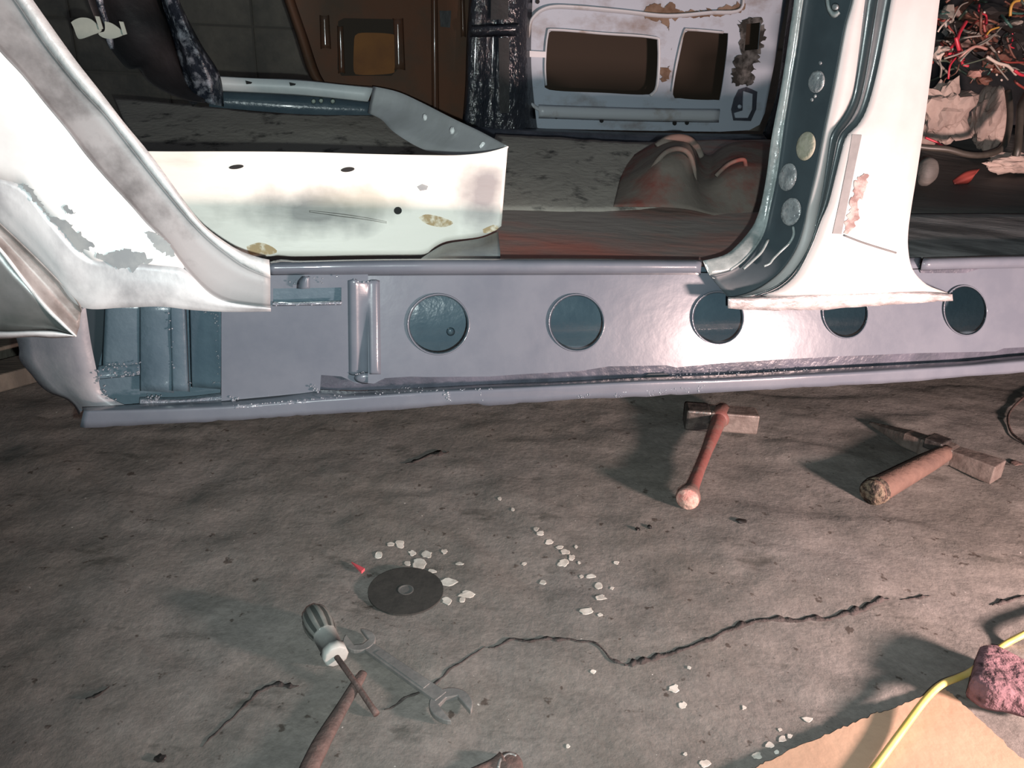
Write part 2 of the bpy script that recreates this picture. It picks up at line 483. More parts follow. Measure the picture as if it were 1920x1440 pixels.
def lump(name, c, rx, ry, rz, m, parent=None, seed=0, amp=.25, freq=2.0, sub=3, ax=None, smooth=False):
    bm = bmesh.new(); bmesh.ops.create_icosphere(bm, subdivisions=sub, radius=1)
    X, Y, Z = ax if ax else (Vector((1, 0, 0)), Vector((0, 1, 0)), Vector((0, 0, 1)))
    V = []
    for v in bm.verts:
        d = v.co.normalized()
        k = 1 + amp * (noise.noise(d * freq + Vector((seed * 3.7, seed, 1))) + .5 * abs(noise.noise(d * freq * 2.3 + Vector((seed, 9, 3)))) - .3)
        V.append(Vector(c) + X * d.x * rx * k + Y * d.y * ry * k + Z * d.z * rz * k)
    bm.verts.index_update(); Fc = [tuple(x.index for x in f.verts) for f in bm.faces]; bm.free()
    return mk(name, V, Fc, m, parent, smooth=smooth)


# ================================================================== THE SETTING
xs = [-2.2 + 4.6 * i / 380 for i in range(381)]
ys = [0.2 + 4.4 * j / 400 for j in range(401)]
V = [(x, y, hfl(x, y)) for y in ys for x in xs]
nx = len(xs)
Fc = [(j * nx + i, j * nx + i + 1, (j + 1) * nx + i + 1, (j + 1) * nx + i) for j in range(len(ys) - 1) for i in range(nx - 1)]
floor = mk('floor', V, Fc, 'floor'); floor['kind'] = 'structure'


def crack(pts, wpx, seed):
    ln = sum(math.hypot(b[0] - a[0], b[1] - a[1]) for a, b in zip(pts, pts[1:])); m = max(8, int(ln / 5))
    P = resample([(*p, 0) for p in pts], m, True)
    A = []; B = []
    for i, (x, y, _) in enumerate(P):
        wv = wpx * 2.0 * (.3 + 1.1 * abs(noise.noise(Vector((i * .21, seed, 0))))) * (1 if 2 < i < m - 3 else .3)
        dy = 6 * noise.noise(Vector((i * .16, seed, 5)))
        A.append(GF(x, y + dy - wv, .0012)); B.append(GF(x, y + dy + wv * .6, .0012))
    n = len(P)
    o = mk('floor_crack', A + B, [(i, i + 1, n + i + 1, n + i) for i in range(n - 1)], 'crack', floor, thick=.0008)
    return o


crack([(1170, 1247), (1215, 1237), (1290, 1215), (1370, 1180), (1430, 1163), (1500, 1163), (1560, 1158), (1620, 1140), (1668, 1120)], 6, 1)
crack([(1690, 1124), (1715, 1121), (1745, 1120)], 4, 2)
crack([(915, 1215), (960, 1203), (1040, 1200), (1110, 1205), (1150, 1238), (1175, 1249)], 3, 3)
crack([(720, 1330), (800, 1290), (860, 1245), (910, 1212)], 3, 4)
crack([(1860, 1135), (1890, 1128), (1930, 1118)], 5, 5)
crack([(760, 870), (800, 858), (842, 846)], 5, 6)
crack([(380, 1400), (440, 1340), (500, 1290), (560, 1285)], 4, 7)
crack([(160, 1310), (185, 1300), (205, 1290)], 6, 8)

wall = mk('wall_back', [(-3.5, 4.3, 0), (3.5, 4.3, 0), (3.5, 4.3, 2.6), (-3.5, 4.3, 2.6)], [(0, 1, 2, 3)], 'wall', thick=.1)
wall['kind'] = 'structure'
facecam(wall)
# block joints in the wall behind the car
for z in (.36, .60, .84, 1.08, 1.32):
    j = obox('mortar_joint', (0, 4.297, z), (3.4, 0, 0), (0, .004, 0), (0, 0, .005), 'joint', wall, bev=0); j['kind'] = 'structure'
    for i in range(-7, 8):
        j = obox('mortar_joint', (i * .45 + (.22 if round(z / .24) % 2 else 0), 4.297, z + .12), (.005, 0, 0), (0, .004, 0), (0, 0, .115), 'joint', wall, bev=0); j['kind'] = 'structure'

# ================================================================== THE CAR BODY
CAR = thing('car_body', 'stripped car body shell with grey primed sill and ground white pillars', 'car', (0.1, 1.25, 0.24))

# ---- rocker panel (near sill)
holes_px = [(822, 608, 54, 53), (1081, 605, 48.5, 50), (1346, 596, 45, 46.5), (1585, 586, 39.5, 45), (1810, 582, 37.5, 44)]
hl = [ell(cx, cy, rx * 1.09, ry * 1.09, 44, rot=-.15) for cx, cy, rx, ry in holes_px]
face = [(690, 514), (900, 514), (1100, 513), (1310, 512), (1420, 512), (1600, 508), (1725, 505), (1960, 496), (2400, 492), (2400, 627), (1960, 649),
        (1920, 651), (1882, 653), (1867, 659), (1725, 662), (1575, 668), (1462, 674), (1350, 681), (1267, 689), (1250, 685), (1197, 686), (1141, 687),
        (1085, 696), (972, 702), (916, 706), (800, 707), (770, 706), (721, 709), (702, 719), (690, 719)]
lface = [(415, 578), (430, 560), (505, 556), (503, 516), (690, 514), (690, 719), (669, 719), (640, 706), (602, 703), (600, 733), (560, 738), (500, 744), (415, 752)]
slot = [(512, 541), (640, 539), (640, 567), (512, 570)]


def ftilt(x, y):
    """the sill face leans out towards its foot, more so behind the joggle"""
    return -.014 + .031 * (y - 512) / 178 if x >= 690 else -.006 + .010 * (y - 512) / 178


SILL = plate('rocker_panel', [(p[0], p[1], -.014 + .031 * (p[1] - 512) / 178) for p in face], 'primer', CAR, 0.0, holes=[[(p[0], p[1], ftilt(*p[:2])) for p in h] for h in hl], thick=.0015)
plate('patch_panel', [(p[0], p[1], -.006 + .010 * (p[1] - 512) / 178) for p in lface], 'primer', SILL, 0.0, holes=[[(p[0], p[1], ftilt(*p[:2])) for p in slot]], thick=.0015)
for (cx, cy, rx, ry) in holes_px:
    e = lambda k: ell(cx, cy, rx * k, ry * k, 44, rot=-.15)
    tr = lambda lp, d: [(p[0], p[1], ftilt(*p[:2]) + d) for p in lp]
    ringloft('hole_rim', [tr(e(1.10), .0012), tr(e(1.07), .0042), tr(e(1.035), .001), tr(e(1.0), -.008)], 'primer', SILL)
loft('inner_sill_plate', [rail([(690, 505), (2500, 492)], -.085), rail([(690, 620), (2500, 590)], -.09), rail([(690, 735), (2500, 672)], -.085)], 'primer_in', SILL, n=20, wob=.003)
ringloft('drain_dimple', [ringat(ell(845, 622, 8, 8), -.088), ringat(ell(845, 622, 4, 4), -.083), ringat(ell(845, 622, 2, 2), -.082)], 'primer_in', SILL, cap=True)
# slot, its dark inside and the weld line
plate('slot_backing', [(500, 515), (650, 515), (650, 580), (500, 580)], 'primer_in', SILL, -.012)
loft('weld_bead', [rail([(511, 566), (560, 567), (640, 564)], .001), rail([(511, 570), (560, 570), (640, 568)], .006), rail([(511, 574), (640, 572)], .001)], 'sealer', SILL, n=40, wob=.002)
loft('slot_tab', [rail([(556, 541), (558, 528), (566, 518)], .001), rail([(566, 542), (568, 530), (573, 519)], .012), rail([(580, 541), (580, 519)], .012), rail([(581, 541), (581, 519)], .0)], 'primer', SILL, n=8)
# upper flange, two lengths with the gap by the centre pillar
loft('top_flange', [rail([(503, 492), (530, 486), (560, 489), (700, 486), (900, 485), (1100, 485), (1316, 487)], -.010),
                      rail([(503, 494), (700, 489), (900, 488), (1316, 490)], .006), rail([(503, 501), (700, 497), (900, 496), (1315, 497)], .013),
                      rail([(503, 509), (700, 508), (900, 507), (1314, 508)], .012), rail([(503, 518), (700, 517), (900, 516), (1314, 515)], -.012)],
     'primer', SILL, n=70, wob=.003, mid=2)
loft('top_flange', [rail([(1732, 483), (1800, 481), (1960, 478), (2400, 476)], -.010), rail([(1731, 486), (1960, 481), (2400, 479)], .008), rail([(1729, 494), (1960, 490), (2400, 487)], .014),
                      rail([(1727, 505), (1960, 500), (2400, 495)], .011), rail([(1727, 508), (1840, 504), (1960, 502), (2400, 497)], -.012)], 'primer', SILL, n=40, wob=.003)
loft('top_flange', [rail([(1690, 484), (1728, 483)], -.006), rail([(1690, 505), (1722, 503)], .004)], 'primer', SILL, n=6)
plate('flange_gap', [(1725, 506), (1840, 503), (1810, 512), (1727, 512)], 'primer_dk_shade', SILL, -.011)
# upright joggle between the plates
jr = lambda x, y0, y1, d: [(x, y0, ftilt(x, y0) + .0003), (x, y0 + 10, ftilt(x, y0 + 10) + d), (x + 1, (y0 + y1) / 2, ftilt(x, (y0 + y1) / 2) + d), (x + 2, y1 - 10, ftilt(x, y1 - 10) + d), (x + 2, y1, ftilt(x, y1) + .0003)]
loft('joggle_bead', [jr(652, 526, 702, .0003), jr(659, 524, 704, .002), jr(665, 522, 704, .0035), jr(669, 524, 704, .0025), jr(672, 528, 700, .0008), jr(688, 528, 700, .001),
                     jr(691, 526, 702, .0025), jr(696, 524, 702, .0035), jr(705, 524, 702, .0025), jr(712, 526, 702, .0003)], 'primer', SILL, n=40)
jo = lambda lp, d: [(p[0], p[1], max(ftilt(600, p[1]), ftilt(700, p[1]) * .6) + d) for p in lp]
ringloft('joggle_foot', [jo(ell(688, 709, 24, 11), .0004), jo(ell(688, 709, 18, 8), .0035), jo(ell(688, 709, 11, 5), .005), jo(ell(688, 709, 4, 2), .0053)], 'primer', SILL, cap=True)
# lower groove and flange
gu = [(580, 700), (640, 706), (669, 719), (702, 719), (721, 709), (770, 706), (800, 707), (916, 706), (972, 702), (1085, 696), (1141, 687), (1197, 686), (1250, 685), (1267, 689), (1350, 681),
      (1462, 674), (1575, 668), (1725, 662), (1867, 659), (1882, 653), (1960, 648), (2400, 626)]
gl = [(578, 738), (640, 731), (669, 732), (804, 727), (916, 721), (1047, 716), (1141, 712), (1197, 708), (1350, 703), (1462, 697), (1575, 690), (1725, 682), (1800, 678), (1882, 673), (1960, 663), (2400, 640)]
plate('sill_groove', gu + gl[::-1], 'primer_dk_shade', SILL, -.014)  # the groove's shade is put into its darker colour
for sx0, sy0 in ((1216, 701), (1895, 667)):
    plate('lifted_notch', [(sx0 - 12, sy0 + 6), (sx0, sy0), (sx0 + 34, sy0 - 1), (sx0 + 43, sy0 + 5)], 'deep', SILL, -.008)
lf1 = [(155, 764), (260, 758), (420, 750), (520, 741), (600, 731), (669, 733), (804, 727), (916, 721), (1047, 716), (1197, 708), (1350, 703), (1575, 690), (1800, 678), (1960, 664), (2400, 641)]
lf2 = [(157, 770), (300, 767), (440, 761), (600, 749), (804, 735), (916, 730), (1197, 716), (1350, 712), (1575, 700), (1800, 687), (1960, 675), (2400, 650)]
lf3 = [(155, 777), (300, 774), (440, 768), (600, 757), (804, 743), (1197, 725), (1575, 708), (1800, 695), (1960, 683), (2400, 657)]
lf4 = [(150, 800), (170, 802), (300, 795), (440, 788), (600, 777), (720, 770), (840, 760), (900, 757), (925, 760), (1090, 748), (1200, 744), (1500, 727), (1700, 716), (1800, 707), (1900, 700), (1960, 696), (2400, 669)]
lfm = lambda A, B, t: [(p[0] * (1 - t) + q[0] * t, p[1] * (1 - t) + q[1] * t) for p, q in zip(resample(rail(A, 0), 60), resample(rail(B, 0), 60))]
loft('sill_flange', [rail(lf1, -.014), rail(lf1, .002), rail(lfm(lf1, lf2, .6), .017), rail(lfm(lf1, lf2, .9), .0235), rail(lfm(lf2, lf3, .15), .0262), rail(lfm(lf2, lf3, .5), .0270), rail(lf3, .0272), rail(lfm(lf3, lf4, .5), .0272), rail(lf4, .0270)], 'primer', SILL, n=200, wob=.0012, mid=1, jag=1.6)
loft('seam_sealer', [rail([(440, 757), (600, 743), (804, 731)], .012), rail([(440, 761), (600, 749), (804, 736)], .0245), rail([(440, 766), (600, 753), (804, 740)], .027)], 'sealer', SILL, n=70, wob=.004)
# left end: open box, plates and torn end panel
plate('box_back', [(150, 560), (425, 560), (425, 770), (150, 770)], 'primer_in', SILL, -.042)
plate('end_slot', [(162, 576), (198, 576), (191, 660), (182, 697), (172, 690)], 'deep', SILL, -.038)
loft('box_plate', [rail([(196, 570), (190, 690)], -.034), rail([(199, 570), (194, 690)], -.027), rail([(206, 570), (201, 690)], -.025), rail([(259, 570), (259, 690)], -.026), rail([(262, 570), (262, 690)], -.027)], 'primer_in', SILL, n=12, wob=.003)
loft('box_ledge', [rail([(184, 686), (262, 680)], -.026), rail([(182, 694), (262, 687)], -.022), rail([(180, 704), (262, 696)], -.016), rail([(178, 711), (262, 703)], -.014)], 'primer_in', SILL, n=20, wob=.005)
loft('box_plate', [rail([(262, 570), (262, 733)], -.025), rail([(265, 570), (265, 733)], -.022), rail([(300, 570), (300, 735)], -.0225), rail([(320, 570), (320, 736)], -.023), rail([(326, 570), (326, 737)], -.025)], 'primer_in', SILL, n=12, wob=.004)
loft('box_rib', [rail([(318, 568), (322, 733)], -.0245), rail([(320, 568), (324, 733)], -.0195), rail([(322, 568), (326, 733)], -.0188), rail([(342, 568), (349, 734)], -.0188), rail([(345, 568), (352, 734)], -.0205), rail([(349, 568), (356, 735)], -.028)], 'primer_in', SILL, n=14)
loft('box_plate', [rail([(354, 568), (358, 726)], -.03), rail([(358, 568), (362, 726)], -.025), rail([(385, 568), (388, 728)], -.0235), rail([(408, 568), (412, 730)], -.021), rail([(413, 568), (418, 730)], -.018)], 'primer_in', SILL, n=14, wob=.004)
loft('box_lip', [rail([(262, 745), (340, 745), (415, 737)], -.02), rail([(262, 750), (340, 750), (420, 742)], -.004), rail([(262, 757), (420, 750)], .0)], 'sealer', SILL, n=30, wob=.003)
loft('end_panel', [rail([(30, 632), (36, 655), (36, 672), (46, 688), (60, 704), (74, 722), (90, 735), (106, 742), (122, 748), (138, 760), (148, 778)], -.052),
                   rail([(58, 630), (66, 670), (84, 705), (110, 732), (135, 750), (152, 772)], -.046),
                   rail([(86, 628), (94, 672), (112, 712), (132, 738), (148, 756), (160, 770)], -.034),
                   rail([(130, 600), (138, 670), (152, 712), (165, 740), (180, 758), (200, 768)], -.012),
                   rail([(160, 572), (170, 640), (180, 690), (185, 715), (195, 740), (240, 762)], -.014)], 'endprimer', SILL, n=40, wob=.006)
plate('box_floor_strip', [(178, 712), (262, 704), (263, 752), (240, 760), (195, 757)], 'primer_in', SILL, -.034)

# runs and drops added along the sill for their flash glints
rb = random.Random(12); beads = []
def line(x0, y0, x1, y1, n, off, j=3, r=(.0006, .0016)):
    for i in range(n):
        t = rb.random(); beads.append((x0 + (x1 - x0) * t + rb.uniform(-j, j), y0 + (y1 - y0) * t + rb.uniform(-j, j), off, rb.uniform(*r)))
line(512, 571, 640, 569, 40, .003, 2); line(525, 528, 640, 524, 14, 0, 6)
line(693, 535, 695, 690, 9, .004, 1); line(707, 545, 709, 695, 8, .002, 1); line(664, 527, 706, 530, 8, -.003, 4, (.001, .0022)); line(668, 702, 682, 697, 8, .013, 2)
line(185, 690, 262, 683, 26, -.018, 6); line(190, 705, 262, 700, 20, -.012, 5, (.0008, .002)); line(318, 580, 324, 690, 10, -.019, 3); line(404, 580, 412, 715, 16, -.018, 4); line(380, 582, 410, 592, 8, -.02, 3)
line(265, 742, 300, 746, 10, -.012, 5); line(395, 715, 415, 722, 8, -.015, 4); line(340, 715, 358, 722, 8, -.02, 4); line(175, 700, 215, 755, 22, -.012, 8); line(280, 750, 300, 746, 12, .001, 3)
line(430, 745, 445, 752, 12, .008, 5, (.001, .0022)); line(580, 720, 600, 736, 10, .01, 5, (.001, .0024)); line(430, 762, 610, 747, 46, .0245, 2, (.0007, .0018)); line(610, 745, 830, 733, 30, .0245, 4); line(735, 732, 800, 728, 20, .005, 4)
line(836, 736, 842, 752, 26, .027, 5, (.0008, .0022)); line(845, 733, 930, 730, 18, .025, 3); line(898, 732, 902, 750, 8, .027, 3)
line(1080, 745, 1110, 740, 16, .027, 3); line(1150, 742, 1175, 738, 12, .027, 4); line(1210, 738, 1320, 728, 44, .027, 6, (.0006, .0018)); line(1240, 704, 1560, 692, 40, .002, 2)
for (cx, cy, rx, ry) in holes_px:
    for i in range(14):
        t = rb.choice([rb.uniform(3.6, 4.4), rb.uniform(3.6, 4.4), rb.uniform(5.2, 6.8)]); beads.append((cx + rx * 1.05 * math.cos(t), cy + ry * 1.05 * math.sin(t), .004, rb.uniform(.0006, .0014)))
V = []; Fc = []
bmi = bmesh.new(); bmesh.ops.create_icosphere(bmi, subdivisions=2, radius=1); bmi.verts.index_update()
ico = [v.co.copy() for v in bmi.verts]; icf = [tuple(v.index for v in f.verts) for f in bmi.faces]; bmi.free()
for (x, y, o_, r) in beads:
    if 560 < x and 520 < y < 690 and x > 660: o_ = ftilt(x, y) + .0005
    c = S(x, y, o_); k0 = len(V)
    V += [c + v * r for v in ico]; Fc += [tuple(k0 + i for i in f) for f in icf]
dp = mk('glint_beads', V, Fc, 'drop', SILL); dp['kind'] = 'stuff'

# ---- front pillar (near, left)
rC = [(-30, -140), (20, -60), (62, 0), (83, 30), (140, 110), (187, 170), (233, 230), (277, 283), (317, 337), (353, 387), (383, 423), (417, 450), (450, 470), (480, 481), (505, 487)]
rB = [(-70, -140), (-20, -60), (28, 0), (65, 55), (97, 100), (150, 165), (197, 215), (236, 265), (283, 325), (317, 367), (353, 410), (385, 443), (420, 472), (460, 500), (507, 520)]
rA = [(-120, -70), (-60, 20), (0, 94), (43, 140), (83, 190), (127, 243), (160, 287), (200, 334), (247, 385), (277, 420), (310, 452), (353, 510), (393, 550), (433, 568), (507, 576)]
FP = loft('front_pillar', [rail(rC, -.04), rail(rC, .012), rail([(p[0] * .55 + q[0] * .45, p[1] * .55 + q[1] * .45) for p, q in zip(rC, rB)], .022), rail(rB, .016)], 'bright', CAR, n=60, mid=2)
loft('jamb_channel', [rail(rB, .016), rail([(p[0] * .93 + q[0] * .07, p[1] * .93 + q[1] * .07) for p, q in zip(rB, rA)], .012),
                      rail([(p[0] * .12 + q[0] * .88, p[1] * .12 + q[1] * .88) for p, q in zip(rB, rA)], .040), rail(rA, .054)], 'jamb', FP, n=60, mid=3)
rF = [(-120, 300), (-40, 325), (0, 336), (40, 347), (67, 377), (97, 413), (133, 450), (165, 482), (186, 490), (230, 488), (280, 496), (325, 500), (345, 503)]
rAw = rA[:10] + [(310, 452), (345, 498)]
loft('white_paint_coat', [rail(rAw, .0535), rail([(p[0] * .5 + q[0] * .5, p[1] * .5 + q[1] * .5) for p, q in zip(resample(rail(rAw, 0), 12), resample(rail(rF, 0), 12))], .060),
                          rail(rF, .060)], 'white', FP, n=50, mid=4)
rF2 = [(-120, 296), (-40, 321), (40, 343), (97, 409), (165, 478), (230, 486), (325, 497), (350, 508), (393, 550), (433, 567), (507, 576)]
rM = [(-120, 330), (-40, 352), (20, 387), (70, 440), (125, 508), (190, 538), (290, 542), (350, 556), (420, 572), (508, 579)]
rD = [(-120, 350), (-40, 385), (0, 420), (50, 467), (100, 517), (150, 575), (230, 577), (300, 575), (367, 582), (433, 585), (508, 584)]
loft('bare_skin', [rail(rF2, .0585), rail(rM, .0605), rail(rD, .050), rail([(p[0], p[1]) for p in rD], .03)], 'bare', FP, n=80, mid=3, wob=.003)
rD2 = [(-120, 350), (-40, 385), (0, 420), (50, 467), (100, 517), (143, 563), (152, 580)]
rDm = [(-120, 385), (-40, 410), (0, 448), (46, 497), (90, 545), (130, 590), (149, 612)]
rE = [(-120, 410), (-40, 430), (0, 468), (43, 523), (83, 573), (117, 607), (143, 631)]
loft('fender_channel', [rail(rD2, .052), rail([(p[0] * .8 + q[0] * .2, p[1] * .8 + q[1] * .2) for p, q in zip(rD2, rDm)], .046), rail(rDm, .048), rail(rE, .068)], 'brown_metal', FP, n=40, mid=3, wob=.002)
tube('bright_crease', [S(x, y, .068) for x, y in rE], [.0024] * 4 + [.003, .0025, .0012], 'bright', FP, seg=8, n=6)
rG = [(-120, 560), (-40, 612), (0, 620), (60, 619), (105, 620), (142, 629)]
loft('fender_face', [rail(rE, .068), rail([(-120, 480), (-40, 520), (0, 550), (50, 585), (100, 612), (142, 630)], .062), rail(rG, .05)], 'green_metal', FP, n=40, mid=3, wob=.006)
loft('fender_lip', [rail(rG, .05), rail([(-120, 566), (-40, 620), (0, 625), (60, 624), (105, 625), (142, 630)], .056), rail([(-120, 590), (-40, 632), (0, 635), (60, 632), (100, 634), (140, 632)], .046)], 'bare', FP, n=40, mid=2, wob=.002)
patches = [
    [(38, 346), (55, 349), (66, 368), (80, 385), (96, 405), (124, 416), (140, 432), (160, 446), (178, 460), (160, 468), (150, 470), (140, 462), (122, 440), (98, 415), (80, 395), (60, 370)],
    [(178, 478), (205, 474), (232, 466), (240, 470), (262, 472), (275, 480), (285, 492), (262, 496), (250, 510), (240, 502), (225, 503), (205, 494), (190, 488)],
    [(272, 436), (285, 434), (305, 445), (320, 462), (330, 480), (318, 478), (300, 470), (285, 455)],
    [(120, 390), (128, 388), (135, 395), (140, 400), (134, 402), (124, 398)],
]
for p in patches:
    plate('bare_patch', p, 'putty', FP, .0618, thick=.0006, smooth_outline=len(p) * 8, jit=7)

# ---- centre pillar (near, right)
L0 = [(1500, -110, -0.0520), (1489, 0, -0.0520), (1481, 55, -0.0520), (1473, 111, -0.0520), (1462, 178, -0.0520), (1447, 256, -0.0520), (1437, 330, -0.0520), (1427, 383, -0.0520), (1417, 413, -0.0520), (1407, 431, -0.0454), (1383, 459, -0.0220), (1359, 478, -0.0060), (1318, 489, 0.0040)]
L1 = [(1524, -110, -0.0440), (1504, 0, -0.0440), (1491, 93, -0.0440), (1480, 160, -0.0440), (1469, 231, -0.0440), (1457, 318, -0.0440), (1443, 388, -0.0440), (1432, 434, -0.0340), (1415, 464, -0.0140), (1394, 488, 0.0020), (1369, 506, 0.0100), (1330, 516, 0.0120)]
L2 = [(1620, -110, 0.0240), (1598, 0, 0.0240), (1584, 51, 0.0240), (1564, 156, 0.0240), (1544, 251, 0.0240), (1531, 318, 0.0240), (1514, 390, 0.0240), (1508, 421, 0.0240), (1494, 464, 0.0270), (1467, 505, 0.0310), (1432, 534, 0.0310), (1399, 550, 0.0270), (1366, 558, 0.0220)]
L2b = [(1624, -110, 0.0280), (1602, 0, 0.0280), (1588, 51, 0.0280), (1568, 156, 0.0280), (1548, 251, 0.0280), (1535, 318, 0.0280), (1518, 392, 0.0280), (1512, 423, 0.0280), (1498, 466, 0.0320), (1471, 508, 0.0370), (1436, 537, 0.0380), (1402, 552, 0.0340), (1367, 560, 0.0300)]
L3 = [(1640, -110, 0.0310), (1622, 0, 0.0310), (1611, 89, 0.0310), (1598, 178, 0.0310), (1582, 215, 0.0310), (1558, 251, 0.0310), (1553, 278, 0.0310), (1543, 350, 0.0310), (1533, 400, 0.0310), (1518, 459, 0.0360), (1486, 510, 0.0430), (1453, 538, 0.0490), (1410, 554, 0.0500)]
L4 = [(1690, -110, 0.0530), (1671, 0, 0.0530), (1647, 124, 0.0530), (1627, 200, 0.0530), (1609, 234, 0.0530), (1587, 256, 0.0530), (1577, 289, 0.0530), (1566, 333, 0.0530), (1553, 383, 0.0530), (1540, 412, 0.0530), (1522, 459, 0.0530), (1494, 513, 0.0530), (1460, 543, 0.0530), (1430, 553, 0.0530)]
L5 = [(1778, -110, 0.0520), (1762, 0, 0.0520), (1753, 78, 0.0520), (1736, 211, 0.0520), (1720, 320, 0.0520), (1709, 388, 0.0520), (1703, 434, 0.0520), (1703, 469, 0.0520), (1711, 505, 0.0520), (1735, 532, 0.0520), (1765, 545, 0.0520), (1786, 552, 0.0520)]
Lx = lambda A, B, t, d=0.0: [tuple(p[k] * (1 - t) + q[k] * t + (d if k == 2 else 0) for k in range(3)) for p, q in zip(resample(A, 40), resample(B, 40))]
BP = loft('center_pillar', [Lx(L1, L2, 0), Lx(L1, L2, .06), Lx(L1, L2, .14, -.002), Lx(L1, L2, .5), Lx(L1, L2, .92), L2], 'dgrey', CAR, n=70, mid=2)
loft('pillar_edge_flange', [Lx(L0, L1, 0, -.05), L0, Lx(L0, L1, .55, .002), Lx(L0, L1, .85, .002), L1], 'dgrey_edge', BP, n=70, mid=2)
tube('edge_highlight_fold', [S(*p) for p in L1[:-1]], .0022, 'dgrey_edge', BP, seg=8, n=5)
loft('pillar_step', [L2, L2b, L3], 'pinkwhite', BP, n=70, mid=2)
loft('pillar_bead', [L3, Lx(L3, L4, .10, -.003), Lx(L3, L4, .42, -.001), Lx(L3, L4, .5, .003), Lx(L3, L4, .58, -.001), Lx(L3, L4, .9, -.003), L4], 'groove', BP, n=70, mid=2)
loft('pillar_face', [L4 + [(1440, 556, .053)], Lx(L4, L5, .5, .0075), L5, rail([p[:2] for p in L5], -.02)], 'pinkwhite', BP, n=70, mid=4)
loft('pillar_skirt', [rail([(1365, 557), (1420, 556), (1470, 553), (1551, 547), (1686, 544), (1786, 551)], .053), rail([(1365, 561), (1470, 559), (1551, 553), (1686, 550), (1786, 556)], .060),
                      rail([(1365, 578), (1400, 581), (1456, 582), (1537, 581), (1632, 574), (1787, 564)], .056)], 'skirt', BP, n=60, mid=3, wob=.004, jag=2.0)
loft('pillar_toe', [rail([(1318, 489), (1330, 516), (1345, 524)], .012), rail([(1320, 500), (1340, 528), (1364, 557)], .004)], 'dgrey_edge', BP, n=12)


def offat(A, y):
    for p, q in zip(A, A[1:]):
        if p[1] <= y <= q[1]:
            t = (y - p[1]) / (q[1] - p[1] + 1e-9); return p[0] + (q[0] - p[0]) * t, p[2] + (q[2] - p[2]) * t
    return A[-1][0], A[-1][2]


def chan(x, y):
    """distance of the jamb surface at a pixel"""
    x1, o1 = offat(L1, y); x2, o2 = offat(L2, y); t = (x - x1) / (x2 - x1)
    return o1 + (o2 - o1) * t


def onch(lp, d):
    return [(p[0], p[1], chan(p[0], p[1]) + d) for p in lp]


for i, (cx, cy, rx, ry, mm) in enumerate([(1531, 153, 15.5, 22, 'plug'), (1511, 274, 18, 28, 'plug2'), (1477, 332, 17, 27, 'plug'), (1483, 397, 19, 27, 'plug')]):
    e = lambda k: ell(cx, cy, rx * k, ry * k, 28, rot=.22)
    ringloft('filler_plug', [onch(e(1.0), .0005), onch(e(.97), .003), onch(e(.7), .0045), onch(e(.35), .005), onch(e(.1), .005)], mm, BP, cap=True)
for (x, y) in ((1538, 118), (1522, 187), (1528, 180)):
    ringloft('rivet', [onch(ell(x, y, 3.6, 4.2, 12), .0), onch(ell(x, y, 3, 3.5, 12), .003), onch(ell(x, y, 1, 1.2, 12), .004)], 'plug', BP, cap=True)
loft('hook_weld', [onch([(1545, -20), (1548, 12), (1556, 30), (1566, 34), (1576, 26)], .0005), onch([(1550, -20), (1553, 12), (1560, 25), (1567, 28), (1573, 22)], .004), onch([(1554, -20), (1557, 10), (1563, 20), (1570, 18)], .0005)], 'dgrey_edge', BP, n=24)
ringloft('rivet', [onch(ell(1566, 13, 8, 8, 16), .0), onch(ell(1566, 13, 5, 5, 16), .004), onch(ell(1566, 13, 2, 2, 16), .005)], 'plug', BP, cap=True)
tube('sealer_run', [S(*p) for p in onch([(1487, 425), (1488, 440), (1480, 456), (1465, 470), (1450, 485), (1443, 494), (1432, 499)], .001)], .0022, 'dgrey_edge', BP, seg=8, n=4)
tube('sealer_run', [S(*p) for p in onch([(1440, 450), (1428, 472), (1412, 488), (1394, 504)], .001)], .0025, 'dgrey_edge', BP, seg=8, n=4)
def xat(A, y):
    for (x0, y0, _), (x1, y1, _) in zip(A, A[1:]):
        if y0 <= y <= y1: return x0 + (x1 - x0) * (y - y0) / (y1 - y0 + 1e-9)
    return A[-1][0]


def onface(lp, d=.0006):
    out = []
    for p in lp:
        t = (p[0] - xat(L4, p[1])) / (xat(L5, p[1]) - xat(L4, p[1]))
        out.append((p[0], p[1], (.053 + .014 * t if t < .5 else .060 - .016 * (t - .5)) + d))
    return out


plate('grey_strip', onface([(1598, 252), (1616, 253), (1606, 300), (1592, 370), (1578, 439), (1561, 438), (1576, 370), (1590, 300)], .001), 'tape', BP, 0, thick=.0008)
plate('stain_patch', onface([(1603, 345), (1610, 330), (1628, 328), (1622, 355), (1610, 380), (1612, 400), (1602, 425), (1586, 440), (1582, 432), (1592, 395)], .001), 'stain', BP, 0, thick=.0006, smooth_outline=90, jit=8)
tube('sealer_run', [S(*p) for p in onface([(1582, 441), (1610, 452), (1640, 462), (1680, 474)])], .0018, 'tape', BP, seg=6, n=4)

# ---- floor pan inside the car
pan_pts = [[(-80, 500), (1480, 493), (1480, 493)], ]
V = []; Fc = []
nu, nv = 60, 40
for j in range(nv + 1):
    for i in range(nu + 1):
        u = i / nu; t = j / nv
        a = SO + SUV * (-1.15 + 3.1 * u) - SN * (.095 + 1.31 * t)
        z = PAN_P.z + .065 * (a.y - 1.4) + .006 * noise.noise(Vector((a.x * 4, a.y * 4, 2))) + .003 * noise.noise(Vector((a.x * 14, a.y * 14, 2)))
        V.append((a.x, a.y, z))
for j in range(nv):
    for i in range(nu):
        Fc.append((j * (nu + 1) + i, j * (nu + 1) + i + 1, (j + 1) * (nu + 1) + i + 1, (j + 1) * (nu + 1) + i))
FPAN = mk('floor_pan', V, Fc, 'pan', CAR, thick=.004)
